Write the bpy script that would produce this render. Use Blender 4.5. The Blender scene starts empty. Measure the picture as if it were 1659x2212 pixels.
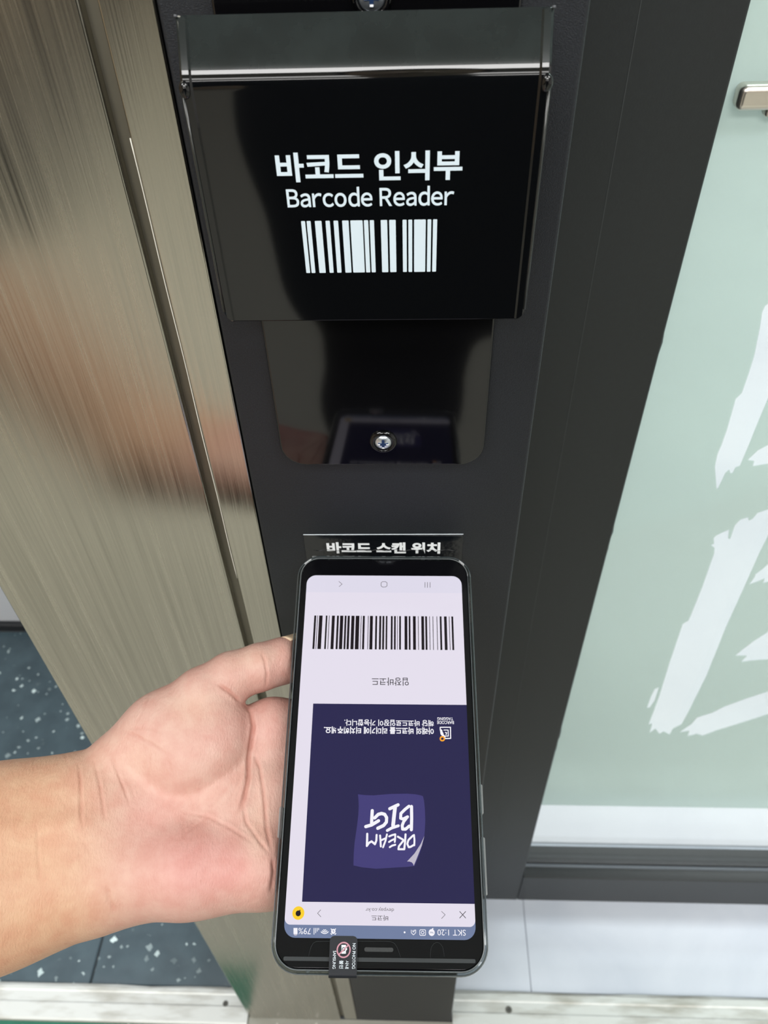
import bpy, bmesh, math, random
import numpy as np
from mathutils import Vector, Matrix

# ------------------------------------------------------------------ camera
# Measured from the photo: the verticals of post, column and door frame meet at
# one vanishing point, the horizontals at another; that gives the orientation.
# World: X right along the post front, Y away from the viewer, Z up, metres.
# The front of the black post is the plane Y = 0, the floor is Z = 0.
W_PX, H_PX, F_PX = 1659.0, 2212.0, 1661.0
CX, CY = W_PX / 2, H_PX / 2
_d = np.array([62., 1701., 1661.]); _d /= np.linalg.norm(_d)
_h = np.array([-43000., 0., 1661.]); _h[1] = -(_d[0]*_h[0] + _d[2]*_h[2]) / _d[1]; _h /= np.linalg.norm(_h)
RX, RZ = -_h, -_d
RY = np.cross(RZ, RX)
R = np.stack([RX, RY, RZ])                       # world = R @ camera(x right, y down, z forward)
CAM = np.array([0., -0.25, 1.16])

scene = bpy.context.scene
COL = scene.collection
cam_data = bpy.data.cameras.new('camera')
cam_data.sensor_fit = 'HORIZONTAL'
cam_data.sensor_width = 36.0
cam_data.lens = 36.0 * F_PX / W_PX
cam_data.clip_start = 0.01
cam_data.dof.use_dof = True
cam_data.dof.focus_distance = 0.285
cam_data.dof.aperture_fstop = 26.0
cam = bpy.data.objects.new('camera', cam_data)
COL.objects.link(cam)
_m = R @ np.diag([1., -1., -1.])
_mw = Matrix([[*_m[i], CAM[i]] for i in range(3)] + [[0, 0, 0, 1]])
cam.matrix_world = _mw
scene.camera = cam

scene.view_settings.view_transform = 'Standard'
scene.view_settings.look = 'None'
scene.view_settings.gamma = 1.0
scene.view_settings.use_curve_mapping = False
scene.view_settings.exposure = 0.0
scene.cycles.use_denoising = True
scene.cycles.caustics_reflective = False
scene.cycles.caustics_refractive = False
scene.cycles.sample_clamp_indirect = 6.0
scene.cycles.max_bounces = 6
scene.cycles.diffuse_bounces = 3
scene.cycles.glossy_bounces = 3
scene.cycles.transmission_bounces = 3
scene.cycles.transparent_max_bounces = 8
scene.cycles.use_adaptive_sampling = True
scene.cycles.adaptive_threshold = 0.05

world = bpy.data.worlds.new('world')
scene.world = world
world.use_nodes = True
world.node_tree.nodes['Background'].inputs[0].default_value = (0.9, 0.95, 1.0, 1)
world.node_tree.nodes['Background'].inputs[1].default_value = 0.05

CEIL = 2.75
def ceiling_lamp(x, y, sx, sy, power, col=(1.0, 0.99, 0.975)):
    l = bpy.data.lights.new('ceiling_lamp', 'AREA')
    l.shape = 'RECTANGLE'; l.size = sx; l.size_y = sy
    l.energy = power; l.color = col
    o = bpy.data.objects.new('ceiling_lamp', l)
    o.location = (x, y, CEIL - 0.012)
    COL.objects.link(o)
for (x, y) in [(-1.3, -0.95), (1.2, -0.95)]:
    ceiling_lamp(x, y, 1.2, 0.6, 36)
for (y, w, p) in ((-2.3, 2.0, 84), (-4.6, 4.2, 84), (-6.5, 4.2, 84)):
    ceiling_lamp(0.0, y, w, 0.8, p)
for (x, y) in [(0.95, 0.95), (2.2, 0.95), (1.5, 2.2)]:
    ceiling_lamp(x, y, 0.9, 0.5, 27, (0.93, 0.97, 1.0))
ceiling_lamp(-1.2, 0.33, 1.2, 0.2, 9, (0.93, 0.97, 1.0))

def ray(px, py):
    return R @ np.array([(px - CX) / F_PX, (py - CY) / F_PX, 1.0])
def at_y(px, py, y):
    r = ray(px, py); return CAM + r * ((y - CAM[1]) / r[1])
def at_z(px, py, z):
    r = ray(px, py); return CAM + r * ((z - CAM[2]) / r[2])

# ------------------------------------------------------------------ materials
def srgb(r, g, b):
    f = lambda c: c/12.92 if c <= 0.04045 else ((c + 0.055)/1.055)**2.4
    return (f(r/255), f(g/255), f(b/255), 1.0)

def new_mat(name):
    m = bpy.data.materials.new(name); m.use_nodes = True
    nt = m.node_tree
    return m, nt, nt.nodes['Principled BSDF']

def principled(name, col, rough=0.5, metal=0.0, spec=0.5, noise=0.0, nscale=200.0, bump=0.0, bscale=600.0, coat=0.0, aniso=0.0):
    m, nt, b = new_mat(name)
    b.inputs['Base Color'].default_value = col
    b.inputs['Roughness'].default_value = rough
    b.inputs['Metallic'].default_value = metal
    b.inputs['Specular IOR Level'].default_value = spec
    b.inputs['Coat Weight'].default_value = coat
    b.inputs['Coat Roughness'].default_value = 0.05
    tc = nt.nodes.new('ShaderNodeTexCoord')
    if noise > 0:
        n = nt.nodes.new('ShaderNodeTexNoise'); n.inputs['Scale'].default_value = nscale; n.inputs['Detail'].default_value = 4
        nt.links.new(tc.outputs['Object'], n.inputs['Vector'])
        mp = nt.nodes.new('ShaderNodeMapRange'); mp.inputs['From Min'].default_value = 0.3; mp.inputs['From Max'].default_value = 0.7
        mp.inputs['To Min'].default_value = 1 - noise; mp.inputs['To Max'].default_value = 1 + noise
        nt.links.new(n.outputs['Fac'], mp.inputs['Value'])
        mx = nt.nodes.new('ShaderNodeMix'); mx.data_type = 'RGBA'; mx.blend_type = 'MULTIPLY'; mx.inputs[0].default_value = 1
        mx.inputs[6].default_value = col
        nt.links.new(mp.outputs[0], mx.inputs[7]); nt.links.new(mx.outputs[2], b.inputs['Base Color'])
    if bump > 0:
        n2 = nt.nodes.new('ShaderNodeTexNoise'); n2.inputs['Scale'].default_value = bscale; n2.inputs['Detail'].default_value = 3
        nt.links.new(tc.outputs['Object'], n2.inputs['Vector'])
        bp = nt.nodes.new('ShaderNodeBump'); bp.inputs['Strength'].default_value = bump; bp.inputs['Distance'].default_value = 0.0005
        nt.links.new(n2.outputs['Fac'], bp.inputs['Height']); nt.links.new(bp.outputs[0], b.inputs['Normal'])
    return m

def screen_mat(name, col, strength=1.0):
    m, nt, b = new_mat(name)
    b.inputs['Base Color'].default_value = (0.004, 0.004, 0.005, 1)
    b.inputs['Roughness'].default_value = 0.08
    b.inputs['Specular IOR Level'].default_value = 0.35
    b.inputs['Emission Color'].default_value = col
    b.inputs['Emission Strength'].default_value = strength
    return m

def clear_mat(name, tint, rough=0.03, ior=1.45, haze=0.0):
    m = bpy.data.materials.new(name); m.use_nodes = True
    nt = m.node_tree; nt.nodes.clear()
    out = nt.nodes.new('ShaderNodeOutputMaterial')
    tr = nt.nodes.new('ShaderNodeBsdfTransparent'); tr.inputs[0].default_value = tint
    gl = nt.nodes.new('ShaderNodeBsdfGlossy'); gl.inputs['Roughness'].default_value = rough
    fr = nt.nodes.new('ShaderNodeFresnel')
    ge = nt.nodes.new('ShaderNodeNewGeometry'); io = nt.nodes.new('ShaderNodeMapRange')
    io.inputs['To Min'].default_value = ior; io.inputs['To Max'].default_value = 1/ior     # same reflectance from both sides
    nt.links.new(ge.outputs['Backfacing'], io.inputs['Value']); nt.links.new(io.outputs[0], fr.inputs[0])
    mx = nt.nodes.new('ShaderNodeMixShader')
    nt.links.new(fr.outputs[0], mx.inputs[0]); nt.links.new(tr.outputs[0], mx.inputs[1]); nt.links.new(gl.outputs[0], mx.inputs[2])
    last = mx
    if haze > 0:
        df = nt.nodes.new('ShaderNodeBsdfDiffuse'); df.inputs[0].default_value = (0.8, 0.82, 0.82, 1)
        m2 = nt.nodes.new('ShaderNodeMixShader'); m2.inputs[0].default_value = haze
        nt.links.new(mx.outputs[0], m2.inputs[1]); nt.links.new(df.outputs[0], m2.inputs[2]); last = m2
    nt.links.new(last.outputs[0], out.inputs[0])
    return m

def brushed_steel(name, col, rough, seed):
    m, nt, b = new_mat(name)
    b.inputs['Metallic'].default_value = 1.0
    b.inputs['Anisotropic'].default_value = 0.7
    tg = nt.nodes.new('ShaderNodeCombineXYZ'); tg.inputs[0].default_value = 1.0     # grain runs upright, so light spreads sideways
    tc = nt.nodes.new('ShaderNodeTexCoord')
    mp = nt.nodes.new('ShaderNodeMapping'); mp.inputs['Scale'].default_value = (1500, 1500, 14); mp.inputs['Location'].default_value = (seed, seed, seed)
    nt.links.new(tc.outputs['Object'], mp.inputs[0])
    n = nt.nodes.new('ShaderNodeTexNoise'); n.inputs['Scale'].default_value = 1.0; n.inputs['Detail'].default_value = 3
    nt.links.new(mp.outputs[0], n.inputs['Vector'])
    mp2 = nt.nodes.new('ShaderNodeMapping'); mp2.inputs['Scale'].default_value = (420, 420, 5)
    nt.links.new(tc.outputs['Object'], mp2.inputs[0])
    n2 = nt.nodes.new('ShaderNodeTexNoise'); n2.inputs['Scale'].default_value = 1.0; n2.inputs['Detail'].default_value = 2
    nt.links.new(mp2.outputs[0], n2.inputs['Vector'])
    ad = nt.nodes.new('ShaderNodeMath'); ad.operation = 'ADD'
    nt.links.new(n.outputs['Fac'], ad.inputs[0]); nt.links.new(n2.outputs['Fac'], ad.inputs[1])
    r = nt.nodes.new('ShaderNodeMapRange'); r.inputs['From Min'].default_value = 0.6; r.inputs['From Max'].default_value = 1.4
    r.inputs['To Min'].default_value = rough - 0.07; r.inputs['To Max'].default_value = rough + 0.07
    nt.links.new(ad.outputs[0], r.inputs['Value']); nt.links.new(r.outputs[0], b.inputs['Roughness'])
    c = nt.nodes.new('ShaderNodeMapRange'); c.inputs['From Min'].default_value = 0.6; c.inputs['From Max'].default_value = 1.4
    c.inputs['To Min'].default_value = 0.78; c.inputs['To Max'].default_value = 1.15
    nt.links.new(ad.outputs[0], c.inputs['Value'])
    mx = nt.nodes.new('ShaderNodeMix'); mx.data_type = 'RGBA'; mx.blend_type = 'MULTIPLY'; mx.inputs[0].default_value = 1
    mx.inputs[6].default_value = col; nt.links.new(c.outputs[0], mx.inputs[7]); nt.links.new(mx.outputs[2], b.inputs['Base Color'])
    bp = nt.nodes.new('ShaderNodeBump'); bp.inputs['Strength'].default_value = 0.12; bp.inputs['Distance'].default_value = 0.0002
    nt.links.new(ad.outputs[0], bp.inputs['Height']); nt.links.new(bp.outputs[0], b.inputs['Normal'])
    nt.links.new(tg.outputs[0], b.inputs['Tangent'])
    return m

def flecked_tile(name, base, base2, fleck, scale, rough=0.25, thresh=0.13):
    m, nt, b = new_mat(name)
    b.inputs['Roughness'].default_value = rough
    tc = nt.nodes.new('ShaderNodeTexCoord')
    n = nt.nodes.new('ShaderNodeTexNoise'); n.inputs['Scale'].default_value = 28; n.inputs['Detail'].default_value = 6
    nt.links.new(tc.outputs['Object'], n.inputs['Vector'])
    cr = nt.nodes.new('ShaderNodeMix'); cr.data_type = 'RGBA'; cr.inputs[6].default_value = base; cr.inputs[7].default_value = base2
    nt.links.new(n.outputs['Fac'], cr.inputs[0])
    v = nt.nodes.new('ShaderNodeTexVoronoi'); v.inputs['Scale'].default_value = scale; v.distance = 'MANHATTAN'
    wn = nt.nodes.new('ShaderNodeTexNoise'); wn.inputs['Scale'].default_value = scale*1.7; wn.inputs['Detail'].default_value = 1
    nt.links.new(tc.outputs['Object'], wn.inputs['Vector'])
    wm = nt.nodes.new('ShaderNodeMix'); wm.data_type = 'RGBA'; wm.blend_type = 'ADD'; wm.inputs[0].default_value = 0.45/scale
    nt.links.new(tc.outputs['Object'], wm.inputs[6]); nt.links.new(wn.outputs['Color'], wm.inputs[7]); nt.links.new(wm.outputs[2], v.inputs['Vector'])
    sep = nt.nodes.new('ShaderNodeSeparateColor'); nt.links.new(v.outputs['Color'], sep.inputs[0])
    pick = nt.nodes.new('ShaderNodeMapRange'); pick.inputs['From Min'].default_value = 0.25; pick.inputs['From Max'].default_value = 1.0
    pick.inputs['To Min'].default_value = 0.0; pick.inputs['To Max'].default_value = thresh * 2
    nt.links.new(sep.outputs[0], pick.inputs['Value'])
    lt = nt.nodes.new('ShaderNodeMath'); lt.operation = 'LESS_THAN'
    nt.links.new(v.outputs['Distance'], lt.inputs[0]); nt.links.new(pick.outputs[0], lt.inputs[1])
    fc = nt.nodes.new('ShaderNodeMath'); fc.operation = 'MULTIPLY'
    nt.links.new(lt.outputs[0], fc.inputs[0]); nt.links.new(sep.outputs[1], fc.inputs[1])
    mx = nt.nodes.new('ShaderNodeMix'); mx.data_type = 'RGBA'; mx.inputs[7].default_value = fleck
    nt.links.new(fc.outputs[0], mx.inputs[0]); nt.links.new(cr.outputs[2], mx.inputs[6]); nt.links.new(mx.outputs[2], b.inputs['Base Color'])
    n3 = nt.nodes.new('ShaderNodeTexNoise'); n3.inputs['Scale'].default_value = 14; n3.inputs['Detail'].default_value = 4
    nt.links.new(tc.outputs['Object'], n3.inputs['Vector'])
    bp = nt.nodes.new('ShaderNodeBump'); bp.inputs['Strength'].default_value = 0.25; bp.inputs['Distance'].default_value = 0.004
    nt.links.new(n3.outputs['Fac'], bp.inputs['Height']); nt.links.new(bp.outputs[0], b.inputs['Normal'])
    return m

def marble(name, a, b_, scale=6):
    m, nt, b = new_mat(name)
    b.inputs['Roughness'].default_value = 0.4
    tc = nt.nodes.new('ShaderNodeTexCoord')
    n = nt.nodes.new('ShaderNodeTexNoise'); n.inputs['Scale'].default_value = scale; n.inputs['Detail'].default_value = 8; n.inputs['Distortion'].default_value = 0.6
    nt.links.new(tc.outputs['Object'], n.inputs['Vector'])
    mp = nt.nodes.new('ShaderNodeMapRange'); mp.inputs['From Min'].default_value = 0.35; mp.inputs['From Max'].default_value = 0.65
    nt.links.new(n.outputs['Fac'], mp.inputs['Value'])
    mx = nt.nodes.new('ShaderNodeMix'); mx.data_type = 'RGBA'; mx.inputs[6].default_value = a; mx.inputs[7].default_value = b_
    nt.links.new(mp.outputs[0], mx.inputs[0]); nt.links.new(mx.outputs[2], b.inputs['Base Color'])
    return m

def worn_metal(name):
    m, nt, b = new_mat(name)
    b.inputs['Metallic'].default_value = 0.35
    b.inputs['Roughness'].default_value = 0.5
    tc = nt.nodes.new('ShaderNodeTexCoord')
    mpg = nt.nodes.new('ShaderNodeMapping'); mpg.inputs['Scale'].default_value = (14, 60, 60)
    nt.links.new(tc.outputs['Object'], mpg.inputs[0])
    n = nt.nodes.new('ShaderNodeTexNoise'); n.inputs['Scale'].default_value = 1; n.inputs['Detail'].default_value = 7
    nt.links.new(mpg.outputs[0], n.inputs['Vector'])
    rp = nt.nodes.new('ShaderNodeValToRGB'); e = rp.color_ramp.elements
    e[0].position = 0.24; e[0].color = srgb(150, 147, 136)
    e[1].position = 0.52; e[1].color = srgb(206, 209, 206)
    nt.links.new(n.outputs['Fac'], rp.inputs[0]); nt.links.new(rp.outputs[0], b.inputs['Base Color'])
    return m

M = {}
M['post'] = principled('black_powder_coat', srgb(25, 28, 33), 0.45, spec=0.4, noise=0.35, nscale=1400, bump=0.35, bscale=2400)
M['frame'] = principled('charcoal_frame_paint', srgb(30, 34, 35), 0.42, spec=0.42, noise=0.08, nscale=300, bump=0.12, bscale=900)
M['gloss'] = principled('gloss_black_plastic', (0.0025, 0.0025, 0.003, 1), 0.06, spec=0.5)
M['acrylic'] = principled('black_acrylic', (0.0022, 0.0025, 0.003, 1), 0.05, spec=0.5)
M['letter'] = principled('pale_blue_white_print', srgb(205, 220, 230), 0.4)
M['steel'] = brushed_steel('brushed_steel', (0.46, 0.44, 0.385, 1), 0.24, 0.0)
M['steel_strip'] = brushed_steel('brushed_steel_strip', (0.46, 0.44, 0.385, 1), 0.20, 3.0)
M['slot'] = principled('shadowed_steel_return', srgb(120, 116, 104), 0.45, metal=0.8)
M['slot_light'] = principled('painted_slot_light', srgb(225, 222, 210), 0.5)  # pale colour standing for the line of light in the slot
M['screw'] = principled('zinc_screw', (0.62, 0.68, 0.75, 1), 0.28, metal=0.9)
M['recess'] = principled('dark_recess', srgb(30, 55, 95), 0.4, metal=0.4)
M['threshold'] = worn_metal('worn_aluminium')
M['hole'] = principled('grimy_screw_head', srgb(92, 92, 86), 0.6, metal=0.3, noise=0.4, nscale=300)
M['tile'] = flecked_tile('dark_flecked_tile', srgb(40, 54, 62), srgb(74, 92, 100), srgb(198, 216, 216), 78, rough=0.3, thresh=0.25)
M['green'] = flecked_tile('green_flecked_tape', srgb(12, 84, 64), srgb(22, 108, 84), srgb(230, 240, 235), 80, rough=0.5)
M['front_floor'] = flecked_tile('grey_beige_floor', srgb(146, 146, 136), srgb(166, 165, 154), srgb(203, 202, 194), 60, rough=0.45)
M['marble'] = marble('pale_marble', srgb(214, 221, 231), srgb(199, 207, 219))
M['marble_in'] = marble('interior_marble', srgb(224, 224, 228), srgb(215, 215, 221), 3)
M['wall'] = principled('light_grey_wall', srgb(186, 190, 196), 0.6)
M['wall_white'] = principled('white_wall', srgb(224, 222, 220), 0.7)
M['wall_warm'] = principled('warm_beige_wall', srgb(178, 160, 136), 0.7)
M['ceiling'] = principled('ceiling_paint', srgb(212, 216, 216), 0.8)
M['base'] = principled('black_skirting', srgb(22, 24, 28), 0.5)
M['gasket'] = principled('black_silicone', srgb(20, 24, 28), 0.45)
M['grey_line'] = principled('aluminium_bead', srgb(72, 78, 84), 0.45, metal=0.2)
M['seam'] = principled('frame_seam', srgb(52, 56, 57), 0.5)
M['joint'] = principled('grout', srgb(150, 156, 162), 0.8)
M['dark_joint'] = principled('dark_grout', srgb(28, 32, 36), 0.8)
M['lock'] = principled('satin_nickel', (0.72, 0.68, 0.62, 1), 0.28, metal=1.0)
M['glass'] = clear_mat('clear_glass', (0.97, 0.99, 0.98, 1), 0.01)
M['case'] = clear_mat('clear_case_plastic', (0.62, 0.66, 0.67, 1), 0.05, 1.5)
M['btn_glint'] = clear_mat('clear_case_button_and_glint', (0.7, 0.74, 0.76, 1), 0.12, 1.5, haze=0.25)
M['phone_glass'] = principled('black_phone_glass', (0.003, 0.003, 0.004, 1), 0.06, spec=0.4)
M['phone_body'] = principled('black_phone_metal', (0.008, 0.008, 0.01, 1), 0.25, metal=0.3)
M['speaker'] = principled('earpiece_mesh', srgb(26, 29, 30), 0.6, noise=0.5, nscale=3000)
M['film_edge'] = principled('protector_edge', srgb(40, 44, 46), 0.5, spec=0.3)
M['stk'] = principled('sticker_vinyl', srgb(21, 24, 30), 0.5, spec=0.3)
M['lip_highlight'] = principled('lip_highlight_grey', srgb(92, 97, 100), 0.12, spec=0.8)
M['acrylic_haze'] = principled('dusty_smoked_acrylic', srgb(28, 33, 33), 0.10, noise=0.25, nscale=90)
M['acr_edge'] = principled('acrylic_cut_edge', srgb(84, 86, 90), 0.4, spec=0.2)
M['acr_edge2'] = principled('acrylic_side_edge', srgb(40, 42, 40), 0.2)
M['stk_gloss'] = principled('sticker_gloss', (0.004, 0.005, 0.007, 1), 0.12, spec=0.5, bump=0.25, bscale=120)
M['stk_text'] = principled('sticker_print', srgb(215, 225, 232), 0.5)
M['print_glint_white'] = principled('white_print_and_glint', srgb(240, 243, 246), 0.4)
M['stk_pink'] = principled('sticker_pink', srgb(178, 125, 138), 0.5)
S_WHITE = srgb(228, 222, 236)
M['s_white'] = screen_mat('screen_white', S_WHITE)
M['s_nav'] = screen_mat('screen_nav_bar', srgb(222, 218, 234))
M['s_status'] = screen_mat('screen_status_bar', srgb(112, 126, 160))
M['s_navy'] = screen_mat('screen_navy', srgb(35, 31, 75))
M['s_logo'] = screen_mat('screen_logo_paper', srgb(64, 58, 117))
M['s_curl'] = screen_mat('screen_paper_curl', srgb(190, 184, 200))
M['s_black'] = screen_mat('screen_black', srgb(20, 10, 16))
M['s_grey'] = screen_mat('screen_grey', srgb(120, 115, 122))
M['s_text'] = screen_mat('screen_white_text', srgb(245, 243, 250))
M['s_yellow'] = screen_mat('screen_yellow', srgb(250, 208, 40))
M['s_orange'] = screen_mat('screen_orange', srgb(250, 165, 40))

def film_mat():
    m = bpy.data.materials.new('frosted_green_film'); m.use_nodes = True
    nt = m.node_tree; nt.nodes.clear()
    out = nt.nodes.new('ShaderNodeOutputMaterial')
    col = srgb(222, 236, 231)
    df = nt.nodes.new('ShaderNodeBsdfDiffuse'); df.inputs[0].default_value = col
    tl = nt.nodes.new('ShaderNodeBsdfTranslucent'); tl.inputs[0].default_value = col
    mx = nt.nodes.new('ShaderNodeMixShader'); mx.inputs[0].default_value = 0.4
    nt.links.new(df.outputs[0], mx.inputs[1]); nt.links.new(tl.outputs[0], mx.inputs[2])
    gl = nt.nodes.new('ShaderNodeBsdfGlossy'); gl.inputs['Roughness'].default_value = 0.15
    fr = nt.nodes.new('ShaderNodeFresnel'); fr.inputs[0].default_value = 1.35
    m2 = nt.nodes.new('ShaderNodeMixShader')
    nt.links.new(fr.outputs[0], m2.inputs[0]); nt.links.new(mx.outputs[0], m2.inputs[1]); nt.links.new(gl.outputs[0], m2.inputs[2])
    tp = nt.nodes.new('ShaderNodeBsdfTransparent'); tp.inputs[0].default_value = (0.90, 0.985, 0.955, 1)
    m3 = nt.nodes.new('ShaderNodeMixShader'); m3.inputs[0].default_value = 0.5
    nt.links.new(m2.outputs[0], m3.inputs[1]); nt.links.new(tp.outputs[0], m3.inputs[2])
    nt.links.new(m3.outputs[0], out.inputs[0])
    return m
M['film'] = film_mat()

# ------------------------------------------------------------------ helpers
def tag(o, label=None, cat=None, group=None, kind=None):
    if label: o['label'] = label
    if cat: o['category'] = cat
    if group: o['group'] = group
    if kind: o['kind'] = kind
    return o

def empty(name, loc, mat=None):
    o = bpy.data.objects.new(name, None); o.empty_display_size = 0.02
    COL.objects.link(o)
    if mat is not None: o.matrix_world = mat
    else: o.location = loc
    return o

def link(name, me, mat, parent=None, smooth=False):
    o = bpy.data.objects.new(name, me)
    COL.objects.link(o)
    if mat: me.materials.append(mat)
    if smooth:
        for p in me.polygons: p.use_smooth = True
    if parent is not None:
        o.parent = parent
        mw = Matrix.Identity(4); p = parent
        while p is not None:
            mw = p.matrix_basis @ mw; p = p.parent
        o.matrix_basis = mw.inverted()           # geometry is given in world coordinates
    return o

def mesh_from(verts, faces, name='m'):
    me = bpy.data.meshes.new(name); me.from_pydata([tuple(v) for v in verts], [], faces); me.update(); return me

def box(name, x0, x1, y0, y1, z0, z1, mat, parent=None, bevel=0.0, seg=2):
    bm = bmesh.new(); bmesh.ops.create_cube(bm, size=1)
    for v in bm.verts:
        v.co = Vector(((x0+x1)/2 + v.co.x*(x1-x0), (y0+y1)/2 + v.co.y*(y1-y0), (z0+z1)/2 + v.co.z*(z1-z0)))
    if bevel > 0: bmesh.ops.bevel(bm, geom=list(bm.edges), offset=bevel, segments=seg, affect='EDGES', profile=0.5)
    me = bpy.data.meshes.new(name); bm.to_mesh(me); bm.free()
    return link(name, me, mat, parent, smooth=False)

def rrect(x0, x1, y0, y1, r, n=8):
    if not isinstance(r, (list, tuple)): r = [r]*4           # order: (x1,y1) (x0,y1) (x0,y0) (x1,y0)
    pts = []
    for (cx, cy, a0, rr) in [(x1-r[0], y1-r[0], 0, r[0]), (x0+r[1], y1-r[1], 90, r[1]), (x0+r[2], y0+r[2], 180, r[2]), (x1-r[3], y0+r[3], 270, r[3])]:
        for i in range(n+1):
            a = math.radians(a0 + 90*i/n); pts.append((cx + rr*math.cos(a), cy + rr*math.sin(a)))
    out = []
    for p in pts:
        if not out or (abs(p[0]-out[-1][0]) + abs(p[1]-out[-1][1])) > 1e-9: out.append(p)
    return out

def inset(pts, d):
    n = len(pts); res = []
    for i in range(n):
        p0, p1, p2 = Vector(pts[i-1]), Vector(pts[i]), Vector(pts[(i+1) % n])
        e1 = (p1-p0).normalized(); e2 = (p2-p1).normalized()
        n1 = Vector((-e1.y, e1.x)); n2 = Vector((-e2.y, e2.x)); b = n1 + n2
        b = b / max(0.3, b.length_squared) * 2 / 2 if b.length > 1e-6 else n1
        k = b.normalized() * (d / max(0.35, b.normalized().dot(n1)))
        res.append((p1.x + k.x, p1.y + k.y))
    return res

def prism(name, pts, h0, h1, frame, mat, parent=None, bevel=0.0, seg=3, smooth=True):
    """outline pts (a,b) counter-clockwise seen from +c; frame(a,b,c)->world; solid from c=h0 to c=h1 with rounded rims"""
    rings = []
    if bevel > 0:
        for i in range(seg+1):
            t = math.pi/2*i/seg
            rings.append((h0 + bevel*(1-math.sin(t)), bevel*(1-math.cos(t))))
        rings = rings[::-1]
        for i in range(seg+1):
            t = math.pi/2*i/seg
            rings.append((h1 - bevel*(1-math.sin(math.pi/2 - t)) if False else h1 - bevel + bevel*math.sin(t), bevel*(1-math.cos(t))))
    else:
        rings = [(h0, 0), (h1, 0)]
    n = len(pts); V = []; F = []
    for (c, ins) in rings:
        q = inset(pts, ins) if ins > 1e-9 else pts
        V += [frame(a, b, c) for a, b in q]
    for k in range(len(rings)-1):
        for i in range(n):
            j = (i+1) % n
            F.append((k*n+i, k*n+j, (k+1)*n+j, (k+1)*n+i))
    F.append(tuple(range(n))[::-1]); F.append(tuple((len(rings)-1)*n + i for i in range(n)))
    me = mesh_from(V, F, name)
    o = link(name, me, mat, parent)
    if smooth and bevel > 0:
        for p in me.polygons: p.use_smooth = len(p.vertices) == 4
        me.polygons[-1].use_smooth = False; me.polygons[-2].use_smooth = False
    return o

def flat(name, loops, c, frame, mat, parent=None, thick=0.0):
    """filled 2D outline(s) with holes -> mesh lying at height c (even-odd through a filled curve)"""
    cu = bpy.data.curves.new('tmp', 'CURVE'); cu.dimensions = '2D'; cu.fill_mode = 'BOTH'
    for lp in loops:
        s = cu.splines.new('POLY'); s.points.add(len(lp)-1); s.use_cyclic_u = True
        for i, (a, b) in enumerate(lp): s.points[i].co = (a*1000, b*1000, 0, 1)
    cu.extrude = 0.0
    to = bpy.data.objects.new('tmp', cu); COL.objects.link(to)
    dg = bpy.context.evaluated_depsgraph_get()
    tm = to.evaluated_get(dg).to_mesh()
    V = [(v.co.x/1000, v.co.y/1000) for v in tm.vertices]; F = [tuple(p.vertices) for p in tm.polygons]
    to.evaluated_get(dg).to_mesh_clear(); bpy.data.objects.remove(to); bpy.data.curves.remove(cu)
    return solid2d(name, V, F, c, frame, mat, parent, thick)

def solid2d(name, V, F, c, frame, mat, parent=None, thick=0.0):
    if thick <= 0:
        return link(name, mesh_from([frame(a, b, c) for a, b in V], F, name), mat, parent)
    n = len(V)
    VV = [frame(a, b, c) for a, b in V] + [frame(a, b, c + thick) for a, b in V]
    cnt = {}
    for f in F:
        for i in range(len(f)):
            e = (f[i], f[(i+1) % len(f)]); cnt[e] = cnt.get(e, 0) + 1
    FF = [tuple(f)[::-1] for f in F] + [tuple(i+n for i in f) for f in F]
    for (a, b) in cnt:
        if (b, a) not in cnt: FF.append((a, b, b+n, a+n))
    return link(name, mesh_from(VV, FF, name), mat, parent)

def text_geo(s, bold=0.0, spacing=1.0):
    cu = bpy.data.curves.new('tmp', 'FONT'); cu.body = s; cu.resolution_u = 5
    cu.offset = bold; cu.space_character = spacing; cu.fill_mode = 'FRONT'
    to = bpy.data.objects.new('tmp', cu); COL.objects.link(to)
    dg = bpy.context.evaluated_depsgraph_get()
    tm = to.evaluated_get(dg).to_mesh()
    V = [(v.co.x, v.co.y) for v in tm.vertices]; F = [tuple(p.vertices) for p in tm.polygons]
    to.evaluated_get(dg).to_mesh_clear(); bpy.data.objects.remove(to); bpy.data.curves.remove(cu)
    return V, F

def sans_geo(s, bold=0.0, spacing=1.0):
    """Latin text in the plain sans of the CJK fallback font: full-width letters set at their own widths"""
    V, F, x = [], [], 0.0
    for ch in s:
        if ch == ' ': x += 0.27; continue
        v, f = text_geo(chr(ord(ch) + 0xFEE0), bold)
        xs = [p[0] for p in v]; x0, w = min(xs), max(xs) - min(xs)
        lead = 0.045 if ch in 'BRrd' else 0.02
        b = len(V); V += [(p[0] - x0 + x + lead, p[1]) for p in v]; F += [tuple(i + b for i in q) for q in f]
        x += lead + w + (0.02 if ch in 'rc' else 0.045)
    return V, F

def text(name, s, box4, c, frame, mat, parent=None, bold=0.0, thick=0.0, orient='up', spacing=1.0, geo=text_geo):
    """fit the text into box (a0,a1,b0,b1) of the frame. orient up: reads along +a; flip: rotated half a turn; down: reads along +b"""
    V, F = geo(s, bold, spacing)
    xs = [v[0] for v in V]; ys = [v[1] for v in V]
    x0, x1, y0, y1 = min(xs), max(xs), min(ys), max(ys)
    a0, a1, b0, b1 = box4
    Q = []
    for x, y in V:
        p, q = (x-x0)/(x1-x0), (y-y0)/(y1-y0)
        if orient == 'up': Q.append((a0 + p*(a1-a0), b0 + q*(b1-b0)))
        elif orient == 'flip': Q.append((a1 - p*(a1-a0), b1 - q*(b1-b0)))
        elif orient == 'down': Q.append((a0 + q*(a1-a0), b1 - p*(b1-b0)))
    return solid2d(name, Q, F, c, frame, mat, parent, thick)

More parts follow.
